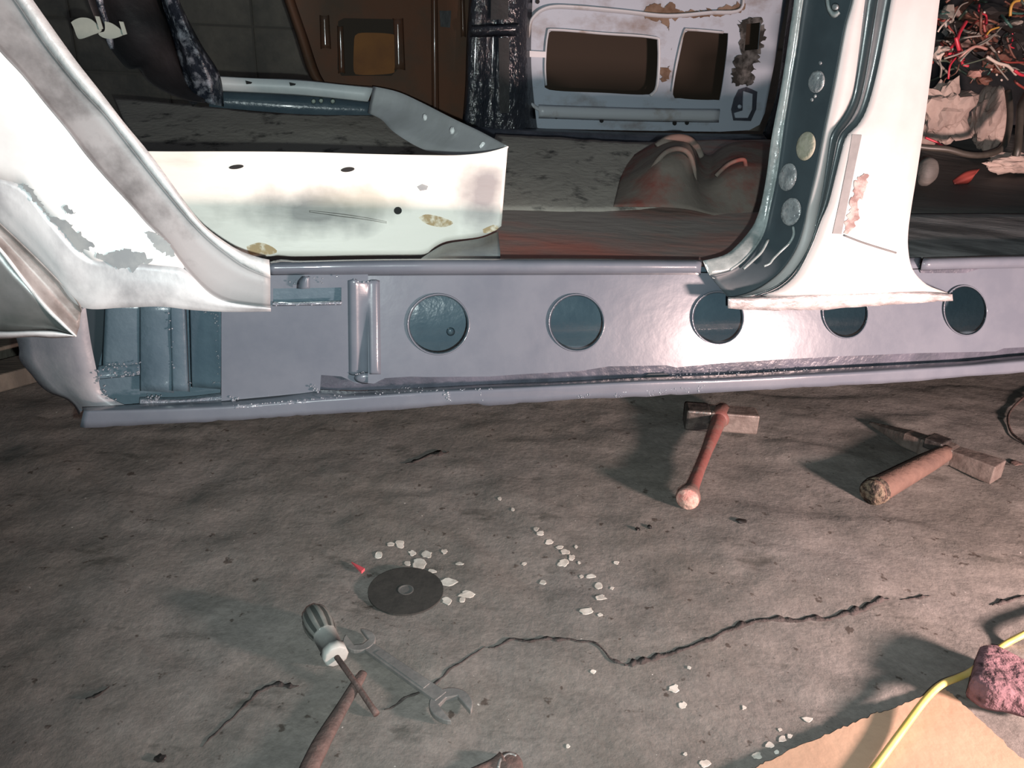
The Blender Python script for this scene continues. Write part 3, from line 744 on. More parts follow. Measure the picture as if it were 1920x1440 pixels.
# the grimy raised mat and the ribbed tunnel ends
V = []; nu, nv = 50, 24
edge_n = [(880, 392), (980, 390), (1080, 394), (1180, 391), (1284, 383)]
edge_f = [(930, 252), (1010, 256), (1100, 262), (1180, 268), (1262, 272)]
En = resample([(*p, 0) for p in edge_n], nu + 1); Ef = resample([(*p, 0) for p in edge_f], nu + 1)
for j in range(nv + 1):
    t = j / nv
    for (x0, y0, _), (x1, y1, _) in zip(En, Ef):
        p0 = PAN(x0, y0, .006); p1 = PAN(x1, y1, .075); p = p0.lerp(p1, t)
        h = .003 * noise.noise(p * 9) + .002 * noise.noise(p * 30)
        V.append(p + Vector((0, 0, h + -.003 if j < 1 else h)))
Fc = [(j * (nu + 1) + i, j * (nu + 1) + i + 1, (j + 1) * (nu + 1) + i + 1, (j + 1) * (nu + 1) + i) for j in range(nv) for i in range(nu)]
mk('sound_mat', V, Fc, 'matgrey', FPAN, thick=.004)
V = []; edge_n = [(262, 300), (400, 300), (600, 300), (900, 300)]; edge_f = [(215, 183), (350, 197), (560, 214), (760, 212)]
En = resample([(*p, 0) for p in edge_n], nu + 1); Ef = resample([(*p, 0) for p in edge_f], nu + 1)
for j in range(nv + 1):
    t = j / nv
    for (x0, y0, _), (x1, y1, _) in zip(En, Ef):
        p0 = PAN(x0, y0, .006); p1 = PAN(x1, y1, .075); p = p0.lerp(p1, t)
        V.append(p + Vector((0, 0, .003 * noise.noise(p * 9) + .002 * noise.noise(p * 30))))
mk('sound_mat', V, Fc, 'matgrey', FPAN, thick=.004)
def po(x, y, h=0.0):
    return (PAN(x, y, h) - SO).dot(SN)


hb = [(1150, 386, po(1150, 386, .012)), (1240, 388), (1290, 392), (1320, 398), (1345, 404), (1400, 410), (1460, 414)]
hm = [(1160, 345, po(1160, 345, .03)), (1226, 312), (1250, 296), (1272, 292), (1292, 302), (1304, 338), (1322, 352), (1345, 340), (1368, 322), (1400, 314), (1460, 318)]
ht = [(1172, 300, po(1172, 300, .045)), (1222, 270), (1242, 259), (1265, 254), (1290, 256), (1308, 268), (1318, 286), (1334, 290), (1350, 278), (1375, 267), (1410, 264), (1460, 268)]
ob = po(1320, 398)
R1 = resample(rail(hb, ob + .02), 40); R2 = resample(rail(hm, ob - .07), 40); R3 = resample(rail(ht, ob - .34), 40)
mx = lambda A, B, t, d: [(p[0] * (1 - t) + q[0] * t, p[1] * (1 - t) + q[1] * t, p[2] * (1 - t) + q[2] * t + d) for p, q in zip(A, B)]
loft('tunnel_hump', [R1, mx(R1, R2, .3, .0), R2, mx(R2, R3, .6, .02), R3, [(p[0], p[1] + 22, p[2] - .12) for p in R3]], 'redox', FPAN, n=80, mid=3, wob=.006, thick=.002)
tube('hump_rim', [S(x, y, ob - .085) for x, y in [(1222, 318), (1236, 298), (1252, 284), (1272, 279), (1290, 287), (1300, 312), (1303, 345), (1306, 375)]], .006, 'redox', FPAN, seg=10, n=5)
tube('hump_rim', [S(x, y, ob - .26) for x, y in [(1232, 276), (1250, 263), (1268, 259), (1288, 262), (1304, 275), (1313, 294)]], .011, 'collar', FPAN, seg=10, n=5)
tube('hump_rim', [S(x, y, ob - .085) for x, y in [(1342, 330), (1366, 308), (1392, 299), (1398, 310), (1402, 345), (1404, 375)]], .005, 'redox', FPAN, seg=10, n=5)

# ---- far sill, far pillars, far doors
loft('rocker_panel', [rail([(840, 228), (1000, 240), (1200, 248), (1460, 252)], -1.44), rail([(840, 240), (1000, 248), (1200, 256), (1460, 262)], -1.40),
                    rail([(840, 258), (1000, 262), (1200, 270), (1460, 282)], -1.39), rail([(840, 300), (1000, 300), (1200, 310), (1460, 310)], -1.39)], 'primer_dk_shade', CAR, n=30, mid=2)
FB = loft('center_pillar', [rail([(884, -40), (876, 60), (872, 170), (864, 262)], -1.44), rail([(892, -40), (886, 60), (880, 170), (876, 264)], -1.42), rail([(912, -40), (906, 120), (900, 264)], -1.419),
                                rail([(918, -40), (912, 120), (906, 264)], -1.425), rail([(932, -40), (928, 120), (922, 264)], -1.425), rail([(936, -40), (932, 120), (928, 264)], -1.415),
                                rail([(958, -40), (956, 120), (950, 264)], -1.415), rail([(976, -40), (974, 120), (972, 264)], -1.42), rail([(1000, -40), (996, 120), (1010, 264)], -1.46)], 'gloss', CAR, n=50, mid=2)
plate('pillar_slot', [(921, -30), (953, -30), (953, 36), (920, 37)], 'black', FB, -1.405)
plate('pillar_slot', [(935, 71), (955, 71), (955, 212), (937, 212)], 'black', FB, -1.405)
loft('pillar_crossbar', [rail([(884, 47), (972, 43)], -1.41), rail([(883, 56), (972, 52)], -1.395), rail([(882, 70), (972, 68)], -1.41)], 'gloss', FB, n=16)
loft('rear_pillar', [rail([(1486, -40), (1472, 60), (1455, 180), (1430, 250)], -1.42), rail([(1500, -40), (1486, 60), (1468, 180), (1440, 262)], -1.40), rail([(1530, -40), (1510, 60), (1490, 180), (1480, 280)], -1.43)], 'gloss', CAR, n=30, mid=2)

D1 = plate('rear_door', [(988, -60), (984, 0), (977, 100), (973, 195), (977, 215), (990, 232), (1012, 241), (1100, 243), (1200, 245), (1350, 247), (1405, 244), (1424, 234), (1434, 212), (1450, 130), (1470, 30), (1484, -60)],
           'wdoor', CAR, -1.47, thick=.004,
           holes=[smoothpoly([(1026, 64, -1.47), (1040, 57, -1.47), (1130, 64, -1.47), (1222, 71, -1.47), (1233, 84, -1.47), (1230, 160, -1.47), (1218, 177, -1.47), (1130, 174, -1.47), (1035, 169, -1.47), (1021, 156, -1.47)], 50),
                  smoothpoly([(1283, 62, -1.47), (1294, 57, -1.47), (1356, 62, -1.47), (1365, 74, -1.47), (1352, 176, -1.47), (1342, 187, -1.47), (1274, 184, -1.47), (1262, 172, -1.47)], 40),
                  [(1400, 45, -1.47), (1426, 42, -1.47), (1422, 92, -1.47), (1396, 95, -1.47)]])
plate('door_outer_skin', [(1000, -60), (1450, -60), (1436, 205), (990, 220)], 'dbrown', D1, -1.54, thick=.002)
tube('hole_rim', [S(x, y, -1.462) for x, y in [(1024, 160), (1022, 120), (1027, 64), (1040, 56), (1130, 63), (1222, 70), (1235, 84), (1232, 160), (1219, 179)]], .006, 'wdoor_b', D1, seg=8, n=4, flat=.6)
tube('hole_rim', [S(x, y, -1.462) for x, y in [(1260, 172), (1268, 120), (1282, 62), (1294, 56), (1356, 61)]], .006, 'wdoor_b', D1, seg=8, n=4, flat=.6)
tube('door_bead', [S(x, y, -1.462) for x, y in [(1392, -30), (1388, 18), (1330, 24), (1250, 30), (1170, 22), (1080, 14), (1030, 14), (1002, 30), (992, 60), (988, 150), (992, 185), (1012, 205), (1060, 211), (1200, 218), (1345, 222)]], .011, 'wdoor_b', D1, seg=10, n=5, flat=.5)
loft('door_lower_ridge', [rail([(1010, 196), (1200, 202), (1350, 204)], -1.468), rail([(1010, 202), (1200, 208), (1350, 210)], -1.452), rail([(1010, 216), (1200, 222), (1348, 224)], -1.452), rail([(1010, 222), (1200, 228), (1348, 230)], -1.468)], 'wdoor_b', D1, n=30)
plate('door_tab', [(973, 94), (1024, 97), (1024, 108), (973, 106)], 'wdoor_b', D1, -1.455, thick=.003)
plate('door_recess_shade', [(1376, 185), (1385, 168), (1400, 163), (1420, 172), (1418, 205), (1408, 227), (1375, 226), (1371, 205)], 'primer_dk_shade', D1, -1.4655, thick=.001)  # flat dark octagon paints the shade of a recess
plate('door_plug_cover', [(1394, 171), (1411, 176), (1410, 205), (1402, 221), (1379, 221), (1377, 212), (1393, 207)], 'wdoor', D1, -1.458, thick=.004)
ringloft('door_plug_bolt', [ringat(ell(1387, 200, 5, 5, 12), -1.465), ringat(ell(1387, 200, 3, 3, 12), -1.457)], 'wdoor', D1, cap=True)
plate('grime_streak', [(1205, 20), (1225, 6), (1245, 14), (1262, 2), (1275, 20), (1330, 18), (1388, 6), (1390, 22), (1330, 32), (1262, 36), (1255, 60), (1240, 40), (1215, 36)], 'grime', D1, -1.4665, thick=.0006, smooth_outline=100, jit=8)
plate('grime_streak', [(1240, 60), (1262, 50), (1270, 62), (1256, 110), (1254, 150), (1240, 150), (1238, 100)], 'grime', D1, -1.4665, thick=.0006, smooth_outline=80, jit=8)
plate('soot_patch', [(1385, 40), (1430, 36), (1428, 100), (1412, 130), (1416, 155), (1385, 160), (1372, 150), (1378, 110), (1390, 98)], 'soot', D1, -1.4665, thick=.0006, smooth_outline=100, jit=10, holes=[[(1400, 45), (1426, 42), (1422, 92), (1396, 95)]])
for x, y in ((984, 218), (1043, 219), (1128, 226), (1265, 231), (1288, 230), (1008, 3)):
    plate('bolt_hole', ell(x, y, 4, 4.5, 12), 'hole', D1, -1.4655, thick=.001)

D2 = plate('front_door', [(515, -60), (532, 0), (556, 70), (578, 138), (600, 168), (640, 230), (868, 262), (872, 170), (876, 60), (882, -60)], 'brown', CAR, -1.50, thick=.004)
plate('door_recess', [(634, 40), (645, 34), (738, 36), (746, 46), (744, 132), (734, 142), (640, 142), (633, 130)], 'dbrown', D2, -1.497, thick=.001)
plate('door_panel_patch', [(664, 74), (674, 62), (735, 64), (741, 76), (740, 128), (732, 138), (672, 140), (663, 128)], 'orange', D2, -1.4945, thick=.001, smooth_outline=40)
for (x, y0, y1, w_) in ((608, 28, 92, 9), (638, 48, 138, 6), (746, 34, 132, 10), (814, -40, 250, 6), (866, -40, 70, 4)):
    loft('door_swage', [rail([(x - w_, y0), (x - w_ + 2, y1)], -1.499), rail([(x - w_ * .4, y0 + 2), (x + 2 - w_ * .4, y1 - 2)], -1.488), rail([(x, y0 + 2), (x + 2.5, y1 - 2)], -1.485), rail([(x + w_ * .4, y0 + 2), (x + 3 + w_ * .4, y1 - 2)], -1.488), rail([(x + w_, y0), (x + w_ + 4, y1)], -1.499)], 'brown_gloss', D2, n=10, mid=2)
loft('door_edge_fold', [rail([(515, -60), (532, 0), (556, 70), (578, 138), (600, 168)], -1.49), rail([(524, -60), (541, 0), (565, 70), (588, 138), (610, 168)], -1.475), rail([(536, -60), (553, 0), (577, 70), (600, 138), (620, 168)], -1.495)], 'brown', D2, n=16, mid=2)
plate('door_slot', [(824, 20), (846, 20), (844, 52), (826, 50)], 'black', D2, -1.497, thick=.001)

loft('front_pillar', [rail([(290, -60), (300, 0), (318, 60), (336, 120), (352, 185), (362, 200)], -1.30), rail([(300, -60), (312, 0), (335, 60), (356, 120), (375, 190)], -1.25), rail([(318, -60), (330, 0), (362, 80), (390, 140), (400, 196)], -1.24),
                          rail([(322, -60), (336, 0), (376, 80), (412, 140), (420, 200)], -1.29)], 'mottle', CAR, n=40, mid=4, wob=.03)
loft('door_sill', [rail([(392, 141), (470, 146), (560, 149), (640, 158), (700, 163)], -1.33), rail([(392, 144), (560, 152), (700, 166)], -1.30), rail([(394, 168), (560, 176), (690, 190)], -1.30), rail([(394, 172), (560, 180), (690, 192)], -1.34)], 'creamin', CAR, n=24)
loft('sill_base', [rail([(392, 169), (560, 178), (700, 190)], -1.345), rail([(392, 200), (560, 214), (700, 216)], -1.33)], 'primer_in', CAR, n=20)
for x, y in ((466, 154), (548, 157)):
    plate('sill_slot', [(x - 6, y - 3), (x + 7, y), (x + 5, y + 3), (x - 4, y + 4)], 'hole', CAR, -1.296, thick=.001)
for x, y in ((588, 190), (602, 189), (624, 190)):
    ringloft('sill_bolt', [ringat(ell(x, y, 5, 5, 12), -1.335), ringat(ell(x, y, 3, 3, 12), -1.322)], 'pedal', CAR, cap=True)
# black bulging sheet and pedals
loft('black_side_sheet', [rail([(150, -60), (165, 0), (190, 60), (215, 100), (240, 128), (262, 128), (275, 150), (310, 172), (352, 188), (384, 192)], -1.12),
                     rail([(190, -60), (210, 0), (240, 50), (270, 100), (320, 150), (384, 186)], -1.22), rail([(290, -60), (300, 0), (320, 60), (338, 120), (360, 180)], -1.30)], 'black', CAR, n=40, mid=5, wob=.05)
for (poly, ty) in (([(133, 42), (140, 37), (152, 33), (168, 35), (182, 46), (190, 58), (172, 66), (152, 73), (145, 70), (138, 52)], 0),
                   ([(196, 40), (208, 43), (222, 52), (232, 62), (226, 68), (208, 73), (192, 70), (184, 62), (196, 58)], 1)):
    pd = plate('foot_pedal', poly, 'pedal', CAR, -.96, thick=.012, smooth_outline=40)
    x, y = (184, 40) if ty == 0 else (229, 50)
    plate('pedal_clip', [(x - 6, y - 10), (x + 2, y - 9), (x + 9, y + 14), (x + 2, y + 16)], 'pedal', pd, -.955, thick=.006)
tube('pedal_arm', [S(x, y, -.975) for x, y in [(178, -40), (186, 0), (194, 28), (200, 45), (206, 75), (210, 92)]], [.008, .008, .007, .006, .008, .004], 'mottle', CAR, seg=10, n=4)

# ---- rear floor behind the centre pillar
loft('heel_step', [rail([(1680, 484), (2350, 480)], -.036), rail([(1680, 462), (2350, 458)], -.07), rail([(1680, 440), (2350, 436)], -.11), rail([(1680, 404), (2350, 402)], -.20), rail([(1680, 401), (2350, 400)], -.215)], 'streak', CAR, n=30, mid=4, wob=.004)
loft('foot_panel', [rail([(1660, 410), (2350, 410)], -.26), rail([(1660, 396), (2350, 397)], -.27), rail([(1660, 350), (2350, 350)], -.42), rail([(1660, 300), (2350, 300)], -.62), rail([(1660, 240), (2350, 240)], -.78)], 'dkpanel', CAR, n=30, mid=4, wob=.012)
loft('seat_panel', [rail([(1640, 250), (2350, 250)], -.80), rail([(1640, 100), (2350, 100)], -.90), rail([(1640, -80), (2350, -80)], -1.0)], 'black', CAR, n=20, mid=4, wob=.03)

# ================================================================== LOOSE THINGS INSIDE THE CAR
# the pale sheet-metal hoop
BAND = thing('bent_sheet_panel', 'long cream sheet-metal band bent back at its right corner standing inside the door opening', 'sheet metal', BAND_AT)
ft = [(215, 282), (300, 284), (420, 284), (560, 285), (700, 289), (800, 291), (860, 291), (910, 286), (945, 277), (952, 274)]
fb = [(215, 470), (300, 476), (420, 479), (560, 481), (700, 480), (790, 478), (815, 463), (840, 452), (900, 444), (932, 430), (940, 424)]
f_off = lambda y: [(215, y, -.20)]
bo = lambda x, y: -.258 - .004 * math.sin((y - 280) / 200 * math.pi) + .02 * max(0, (x - 860) / 90)
fq = lambda t: [(p[0] * (1 - t) + q[0] * t, p[1] * (1 - t) + q[1] * t) for p, q in zip(resample(rail(ft, 0), 60), resample(rail(fb, 0), 60))]
FR = loft('face_strip', [[(x, y, bo(x, y)) for x, y in fq(t)] for t in (0, .03, .12, .25, .38, .5, .62, .75, .88, 1)], 'cream', BAND, n=90, mid=2, thick=.002)
loft('return_strip', [[(952, 274, -.25), (900, 246, -.50), (845, 220, -.72), (790, 192, -.95), (745, 172, -1.12), (700, 162, -1.24)],
                     [(946, 284, -.25), (893, 262, -.48), (838, 240, -.72), (782, 216, -.95), (740, 198, -1.12), (694, 190, -1.24)],
                     [(938, 300, -.25), (870, 292, -.46), (800, 282, -.70), (742, 250, -.92), (715, 224, -1.10), (690, 212, -1.22)]], 'hoopin', BAND, n=40, mid=3, thick=.002, wob=.004)
for x, y, rx, ry in ((443, 313, 14, 4), (652, 318, 13, 4.5), (746, 395, 7.5, 7)):
    plate('punched_hole', [(a, b, bo(a, b) + .001) for a, b in ell(x, y, rx, ry, 20, rot=-.12)], 'hole', FR, 0, thick=.0006)
plate('torn_spot', [(a, b, bo(a, b) + .001) for a, b in [(782, 350), (792, 345), (803, 349), (800, 356), (788, 358)]], 'putty', FR, 0, thick=.0006)
loft('crease_line', [[(a, b, bo(a, b) - .001) for a, b in [(580, 394), (620, 398), (680, 406), (725, 415)]], [(a, b, bo(a, b) + .004) for a, b in [(580, 396), (620, 401), (680, 409), (725, 417)]], [(a, b, bo(a, b) - .001) for a, b in [(580, 398), (620, 404), (680, 412), (725, 419)]]], 'cream', FR, n=60, wob=.003)
for p in ([(462, 462), (485, 455), (505, 460), (520, 472), (500, 478), (470, 477)], [(785, 408), (800, 402), (830, 408), (850, 418), (830, 426), (800, 420)], [(905, 430), (925, 422), (935, 427), (925, 434), (908, 437)]):
    plate('rust_spot', [(a, b, bo(a, b) + .001) for a, b in p], 'rustc', FR, 0, thick=.0006, smooth_outline=30)
for x, y in ((797, 220), (848, 245), (905, 274), (804, 270)):
    d = ray(x, y); t = (S(x, y, -.25 - (952 - x) / 252 * 1.0) - CP)
    lump('weld_dot', CP + t * .985, .006, .006, .008, 'white', BAND, seed=x, amp=.3, sub=2)
# grey scrap sheet behind the band
q = S(890, 470, -.16)
SCR = loft('scrap_sheet', [rail([(788, 494), (850, 494), (938, 494)], -.13), rail([(788, 488), (850, 480), (938, 472)], -.17), rail([(790, 484), (818, 466), (842, 456), (900, 447), (934, 434)], -.238)], 'putty', None, n=24, thick=.002)
tag(SCR, 'small grey scrap sheet tucked under the right end of the cream band', 'sheet metal')

# crumpled cloth heap, cables and wires on the rear floor
X3 = (SUV, -SN, UP)
for i, (x, y, o, rx, ry, rz, seed, lab) in enumerate([
        (1768, 215, -.64, .085, .045, .085, 3, 'crumpled pale cloth against the centre pillar, under the wires'),
        (1852, 228, -.63, .058, .035, .085, 11, 'crumpled brownish cloth ringed by the looped black cable'),
        (1905, 306, -.50, .09, .03, .025, 8, 'flat grey rag lying right of the black cable loop')]):
    l = lump('crumpled_cloth', S(x, y, o), rx, ry, rz, 'cloth', None, seed=seed, amp=.5, freq=1.9, sub=4, ax=X3)
    tag(l, lab, 'cloth')
l = lump('rounded_lump', S(1738, 322, -.40), .026, .022, .034, 'dkpanel', None, seed=2, amp=.08, sub=3, ax=X3, smooth=True)
tag(l, 'dull brownish rounded lump on the dark rear floor beside the white pillar', 'lump')
o = loft('red_rag', [rail([(1786, 338), (1810, 322), (1838, 316)], -.44), rail([(1790, 345), (1815, 335), (1828, 328)], -.43), rail([(1792, 350), (1812, 347), (1822, 338)], -.44)], 'redox', None, n=16, mid=3, wob=.02, thick=.003)
o.data.materials[0] = MT['w_dred']
tag(o, 'dull red rag lying on the dark rear floor below the black cable', 'rag')
o = tube('black_cable', [S(x, y, z) for x, y, z in [(1690, 268, -.52), (1730, 276, -.50), (1775, 280, -.48), (1815, 290, -.47), (1850, 290, -.47), (1878, 278, -.48), (1890, 250, -.50), (1894, 210, -.53), (1890, 170, -.56)]], .0075, 'cable', seg=12, n=6)
tag(o, 'thick black cable looping under the crumpled cloth', 'cable')
o = tube('black_cable', [S(x, y, z) for x, y, z in [(1905, 292, -.43), (1908, 280, -.43), (1910, 262, -.44), (1912, 230, -.46), (1915, 196, -.49), (1935, 160, -.55)]], .0085, 'cable', seg=12, n=6)
tag(o, 'second black cable rising at the right edge beside the cloth', 'cable')
WT = thing('wire_harness', 'tangled heap of red, green and yellow wires with black connectors behind the white pillar', 'wires', S(1830, 150, -.62))
rw = random.Random(5)
named = [('red', [(1775, 95, -.60), (1792, 80, -.57), (1800, 60, -.58), (1812, 40, -.6)], .007), ('red', [(1792, 70, -.56), (1797, 90, -.56), (1801, 104, -.57), (1806, 112, -.58)], .0075),
         ('red', [(1778, 148, -.57), (1781, 124, -.57), (1792, 108, -.58)], .004), ('pnk', [(1797, 112, -.56), (1812, 96, -.55), (1830, 87, -.55), (1850, 92, -.56)], .0055),
         ('gry', [(1770, 110, -.56), (1800, 100, -.55), (1840, 80, -.56), (1868, 62, -.58)], .004), ('gry', [(1800, 115, -.55), (1822, 92, -.55), (1850, 78, -.56), (1878, 50, -.6)], .004),
         ('yel', [(1850, 65, -.57), (1858, 56, -.56), (1873, 51, -.57)], .004), ('yel', [(1894, 30, -.6), (1896, 12, -.6), (1905, 2, -.6), (1930, 0, -.6)], .006),
         ('grn', [(1805, 122, -.55), (1840, 112, -.55), (1858, 104, -.56)], .003), ('wht', [(1850, 106, -.54), (1870, 118, -.54), (1890, 124, -.54), (1905, 140, -.55)], .006),
         ('red', [(1902, 132, -.54), (1914, 140, -.54), (1930, 142, -.55)], .006), ('gry', [(1856, 106, -.55), (1872, 128, -.55), (1890, 150, -.55)], .003),
         ('gry', [(1785, 40, -.58), (1800, 12, -.58), (1815, 4, -.6)], .003), ('brn', [(1888, 70, -.6), (1895, 95, -.6), (1908, 115, -.6), (1925, 122, -.6)], .004),
         ('dred', [(1843, 38, -.6), (1846, 56, -.6), (1850, 70, -.6)], .006), ('wht', [(1758, 60, -.58), (1766, 48, -.58), (1780, 34, -.6)], .004),
         ('gry', [(1763, 145, -.57), (1765, 128, -.56), (1760, 112, -.57)], .004), ('red', [(1735, 258, -.52), (1752, 265, -.51), (1768, 274, -.505)], .0045)]
for k, pts, r in named:
    tube('wire', [S(*p) for p in pts], r * .62, 'w_' + k, WT, seg=7, n=5)
for i in range(80):
    x, y = rw.uniform(1758, 1935), rw.uniform(-10, 150); a = rw.uniform(0, 6.28); L = rw.uniform(26, 85)
    o_ = rw.uniform(-.72, -.58)
    pts = []
    for k in range(4):
        pts.append((x + math.cos(a) * L * k / 3 + rw.uniform(-8, 8), y + math.sin(a) * L * k / 3 * .7 + rw.uniform(-8, 8), o_ + rw.uniform(-.03, .03)))
    tube('wire', [S(*p) for p in pts], rw.uniform(.0014, .0038), 'w_' + rw.choice(['red', 'dred', 'grn', 'gry', 'blk', 'blk', 'brn', 'brn', 'gry', 'blk', 'dred', 'teal']), WT, seg=6, n=4)
for i, (x, y, o_, rx, ry, k) in enumerate([(1860, 22, -.62, 42, 15, 'blk'), (1900, 48, -.62, 26, 12, 'blk'), (1758, 100, -.60, 10, 14, 'wht'), (1770, 92, -.59, 7, 6, 'wht'), (1905, 42, -.59, 9, 6, 'gry'),
                                           (1775, 30, -.63, 14, 22, 'gry'), (1828, 138, -.60, 12, 10, 'pnk'), (1845, 150, -.60, 14, 9, 'brn'), (1790, 62, -.66, 26, 22, 'blk'), (1870, 110, -.66, 26, 26, 'brn'), (1835, 75, -.70, 34, 30, 'brn'), (1900, 95, -.70, 30, 34, 'blk'), (1820, 20, -.70, 30, 26, 'brn'), (1905, 15, -.70, 26, 20, 'brn')]):
    s = (S(x + rx, y, o_) - S(x, y, o_)).length; t = (S(x, y + ry, o_) - S(x, y, o_)).length
    lump('connector', S(x, y, o_), s, .02, t, 'w_' + k, WT, seed=i + 20, amp=.5, freq=1.6, sub=2, ax=X3)
for x, y in ((1859, 130), (1869, 140), (1878, 150), (1846, 23), (1873, 97), (1882, 125), (1877, 122), (1811, 292)):
    ringloft('terminal', [ringat(ell(x, y, 3, 3, 10), -.56), ringat(ell(x, y, 1.8, 1.8, 10), -.552)], 'w_wht', WT, cap=True)

# ================================================================== THINGS ON THE WORKSHOP FLOOR
def onfloor(x, y, up):
    return GF(x, y, up)


# hammer lying with its red handle towards us
h0 = onfloor(1350, 785, .028); k0 = onfloor(1289, 936, .024)
H1 = thing('club_hammer', 'club hammer with a worn red handle lying below the sill', 'hammer', (h0.x, h0.y, hfl(h0.x, h0.y)))
hl_ = onfloor(1284, 780, .028); hr_ = onfloor(1419, 790, .028)
hx = (hr_ - hl_); hx.z = 0; half = hx.length / 2; hx.normalize(); hy = UP.cross(hx); hc = (hl_ + hr_) / 2
obox('head', hc + hx * half * .33, hx * half * .67, hy * .024, UP * .024, 'hsteel', H1, bev=.004)
obox('striking_face', hc - hx * half * .66, hx * half * .34, hy * .026, UP * .026, 'hsteel_d', H1, bev=.005)
dh = (k0 - h0); L = dh.length; dh.normalize()
e0 = h0 - dh * .035
ts = [(0, .019), (.05, .019), (.12, .020), (.16, .017), (.30, .0155), (.5, .0125), (.7, .012), (.88, .0135), (.94, .019), (.975, .0235), (1.0, .0225)]
tube('handle', [e0 + (k0 - e0) * t + UP * .006 * (1 - t) for t, r in ts], [r for t, r in ts], 'hred', H1, seg=16, n=3, flat=1.05)
tube('handle_end', [k0 - dh * .001, k0 + dh * .003], [.0225, .021], 'hredend', H1, seg=18)
tube('eye_collar', [h0 - dh * .030 + UP * .004, h0 - dh * .022 + UP * .006, h0 + dh * .018 + UP * .006, h0 + dh * .026 + UP * .004], [.018, .023, .023, .018], 'hred', H1, seg=16)

# pick-ended hammer with the thick wooden handle
t0 = onfloor(1630, 793, .010); t1 = onfloor(1700, 822, .02); t2 = onfloor(1790, 855, .022); t3 = onfloor(1872, 886, .022)
H2 = thing('pick_hammer', 'pick-ended hammer with a thick short wooden handle lying at right', 'hammer', (t2.x, t2.y, hfl(t2.x, t2.y)))
ex = (t3 - t1); ex.z = 0; ex.normalize(); ey = UP.cross(ex)
p12 = (t1 + t2) / 2
c = (t1 + t3) / 2; hh = (t3 - t1).length / 2
V = []
prof = [(t0, .003, .003), (t0.lerp(t1, .5), .012, .009), (t1, .017, .017), (t1.lerp(t3, .18), .019, .018), (t1.lerp(t3, .2), .022, .02), (t1.lerp(t3, .5), .022, .02), (t1.lerp(t3, .54), .019, .018), (t3.lerp(t1, .12), .026, .021), (t3, .027, .021)]
for p, a, b in prof:
    for s1, s2 in ((-1, -1), (1, -1), (1, 1), (-1, 1)): V.append(p + ey * a * s1 + UP * b * s2)
Fc = [(0, 1, 2, 3), tuple(len(V) - 4 + k for k in (3, 2, 1, 0))]
for i in range(len(prof) - 1):
    for k in range(4): Fc.append((i * 4 + k, i * 4 + (k + 1) % 4, i * 4 + 4 + (k + 1) % 4, i * 4 + 4 + k))
mk('head', V, Fc, 'hsteel', H2, smooth=False, bev=.0025)
hs = onfloor(1768, 852, .024); he = onfloor(1636, 924, .025)
hv = (he - hs); 
tube('handle', [hs - hv * .06, hs + hv * .2, hs + hv * .6, hs + hv * .9, he], [.017, .021, .024, .026, .026], 'wood', H2, seg=18, n=3)
tube('split_end', [he - hv.normalized() * .004, he + hv.normalized() * .004], [.0268, .025], 'woodend', H2, seg=18)
obox('eye_wedge', p12 + UP * .015 + ex * .012, ex * .02, ey * .024, UP * .012, 'hsteel_d', H2, bev=.003)
tube('handle_band', [he - hv.normalized() * .022, he - hv.normalized() * .018, he - hv.normalized() * .012, he - hv.normalized() * .008], [.026, .0278, .0278, .026], 'woodend', H2, seg=18)

# cutting disc
dc = onfloor(761, 1109, .004)
DISC = thing('cutting_disc', 'black round abrasive cutting disc lying flat among white flakes', 'grinding disc', (dc.x, dc.y, hfl(dc.x, dc.y)))
def washer(name, c, r0, r1, z0, z1, m, par, n=64):
    V = []
    for r, z in ((r0, z0), (r1, z0), (r1, z1), (r0, z1)):
        for k in range(n):
            t = 2 * math.pi * k / n; V.append((c.x + r * math.cos(t), c.y + r * math.sin(t), c.z + z))
    Fc = []
    for q in range(4):
        for k in range(n): Fc.append((q * n + k, q * n + (k + 1) % n, ((q + 1) % 4) * n + (k + 1) % n, ((q + 1) % 4) * n + k))
    return mk(name, V, Fc, m, par, smooth=False)
washer('abrasive_disc', dc, .011, .0600, 0.0, .0032, 'disc', DISC)
washer('center_label', dc, .0105, .0125, .0, .0040, 'disclab', DISC)
washer('center_hub', dc, .0005, .0108, .0, .0028, 'disclab', DISC)

# screwdriver
s0 = onfloor(585, 1146, .019); s1 = onfloor(610, 1192, .019); s2 = onfloor(631, 1232, .018); s3 = onfloor(706, 1339, .005)
SD = thing('screwdriver', 'screwdriver with a fluted smoky handle and white collar lying across the rusty bar', 'screwdriver', (s1.x, s1.y, hfl(s1.x, s1.y)))
V = []; Fc = []; seg = 36; dv = (s1 - s0); ln = dv.length; dv.normalize(); uu = UP; vv = dv.cross(uu).normalized(); uu = vv.cross(dv)
pr = [(-.03, .003), (0, .012), (.08, .0165), (.25, .0205), (.5, .0222), (.75, .021), (.95, .018), (1.0, .017)]
for t, r in pr:
    for k in range(seg):
        a = 2 * math.pi * k / seg; rr = r * (1 - (.13 if .05 < t < .97 else 0) * (.5 + .5 * math.cos(a * 9)))
        V.append(s0 + dv * ln * t + uu * math.sin(a) * rr + vv * math.cos(a) * rr)
fm = []
for i in range(len(pr) - 1):
    for k in range(seg):
        Fc.append((i * seg + k, i * seg + (k + 1) % seg, (i + 1) * seg + (k + 1) % seg, (i + 1) * seg + k)); fm.append(1 if k % 4 in (3, 0) and 1 <= i <= 5 else 0)
Fc.append(tuple(range(seg))); fm.append(0); Fc.append(tuple((len(pr) - 1) * seg + k for k in range(seg))); fm.append(0)
mk('handle', V, Fc, 'sdh', SD, mats=['sdh', 'sdhd'], fm=fm)
dv2 = (s2 - s1)
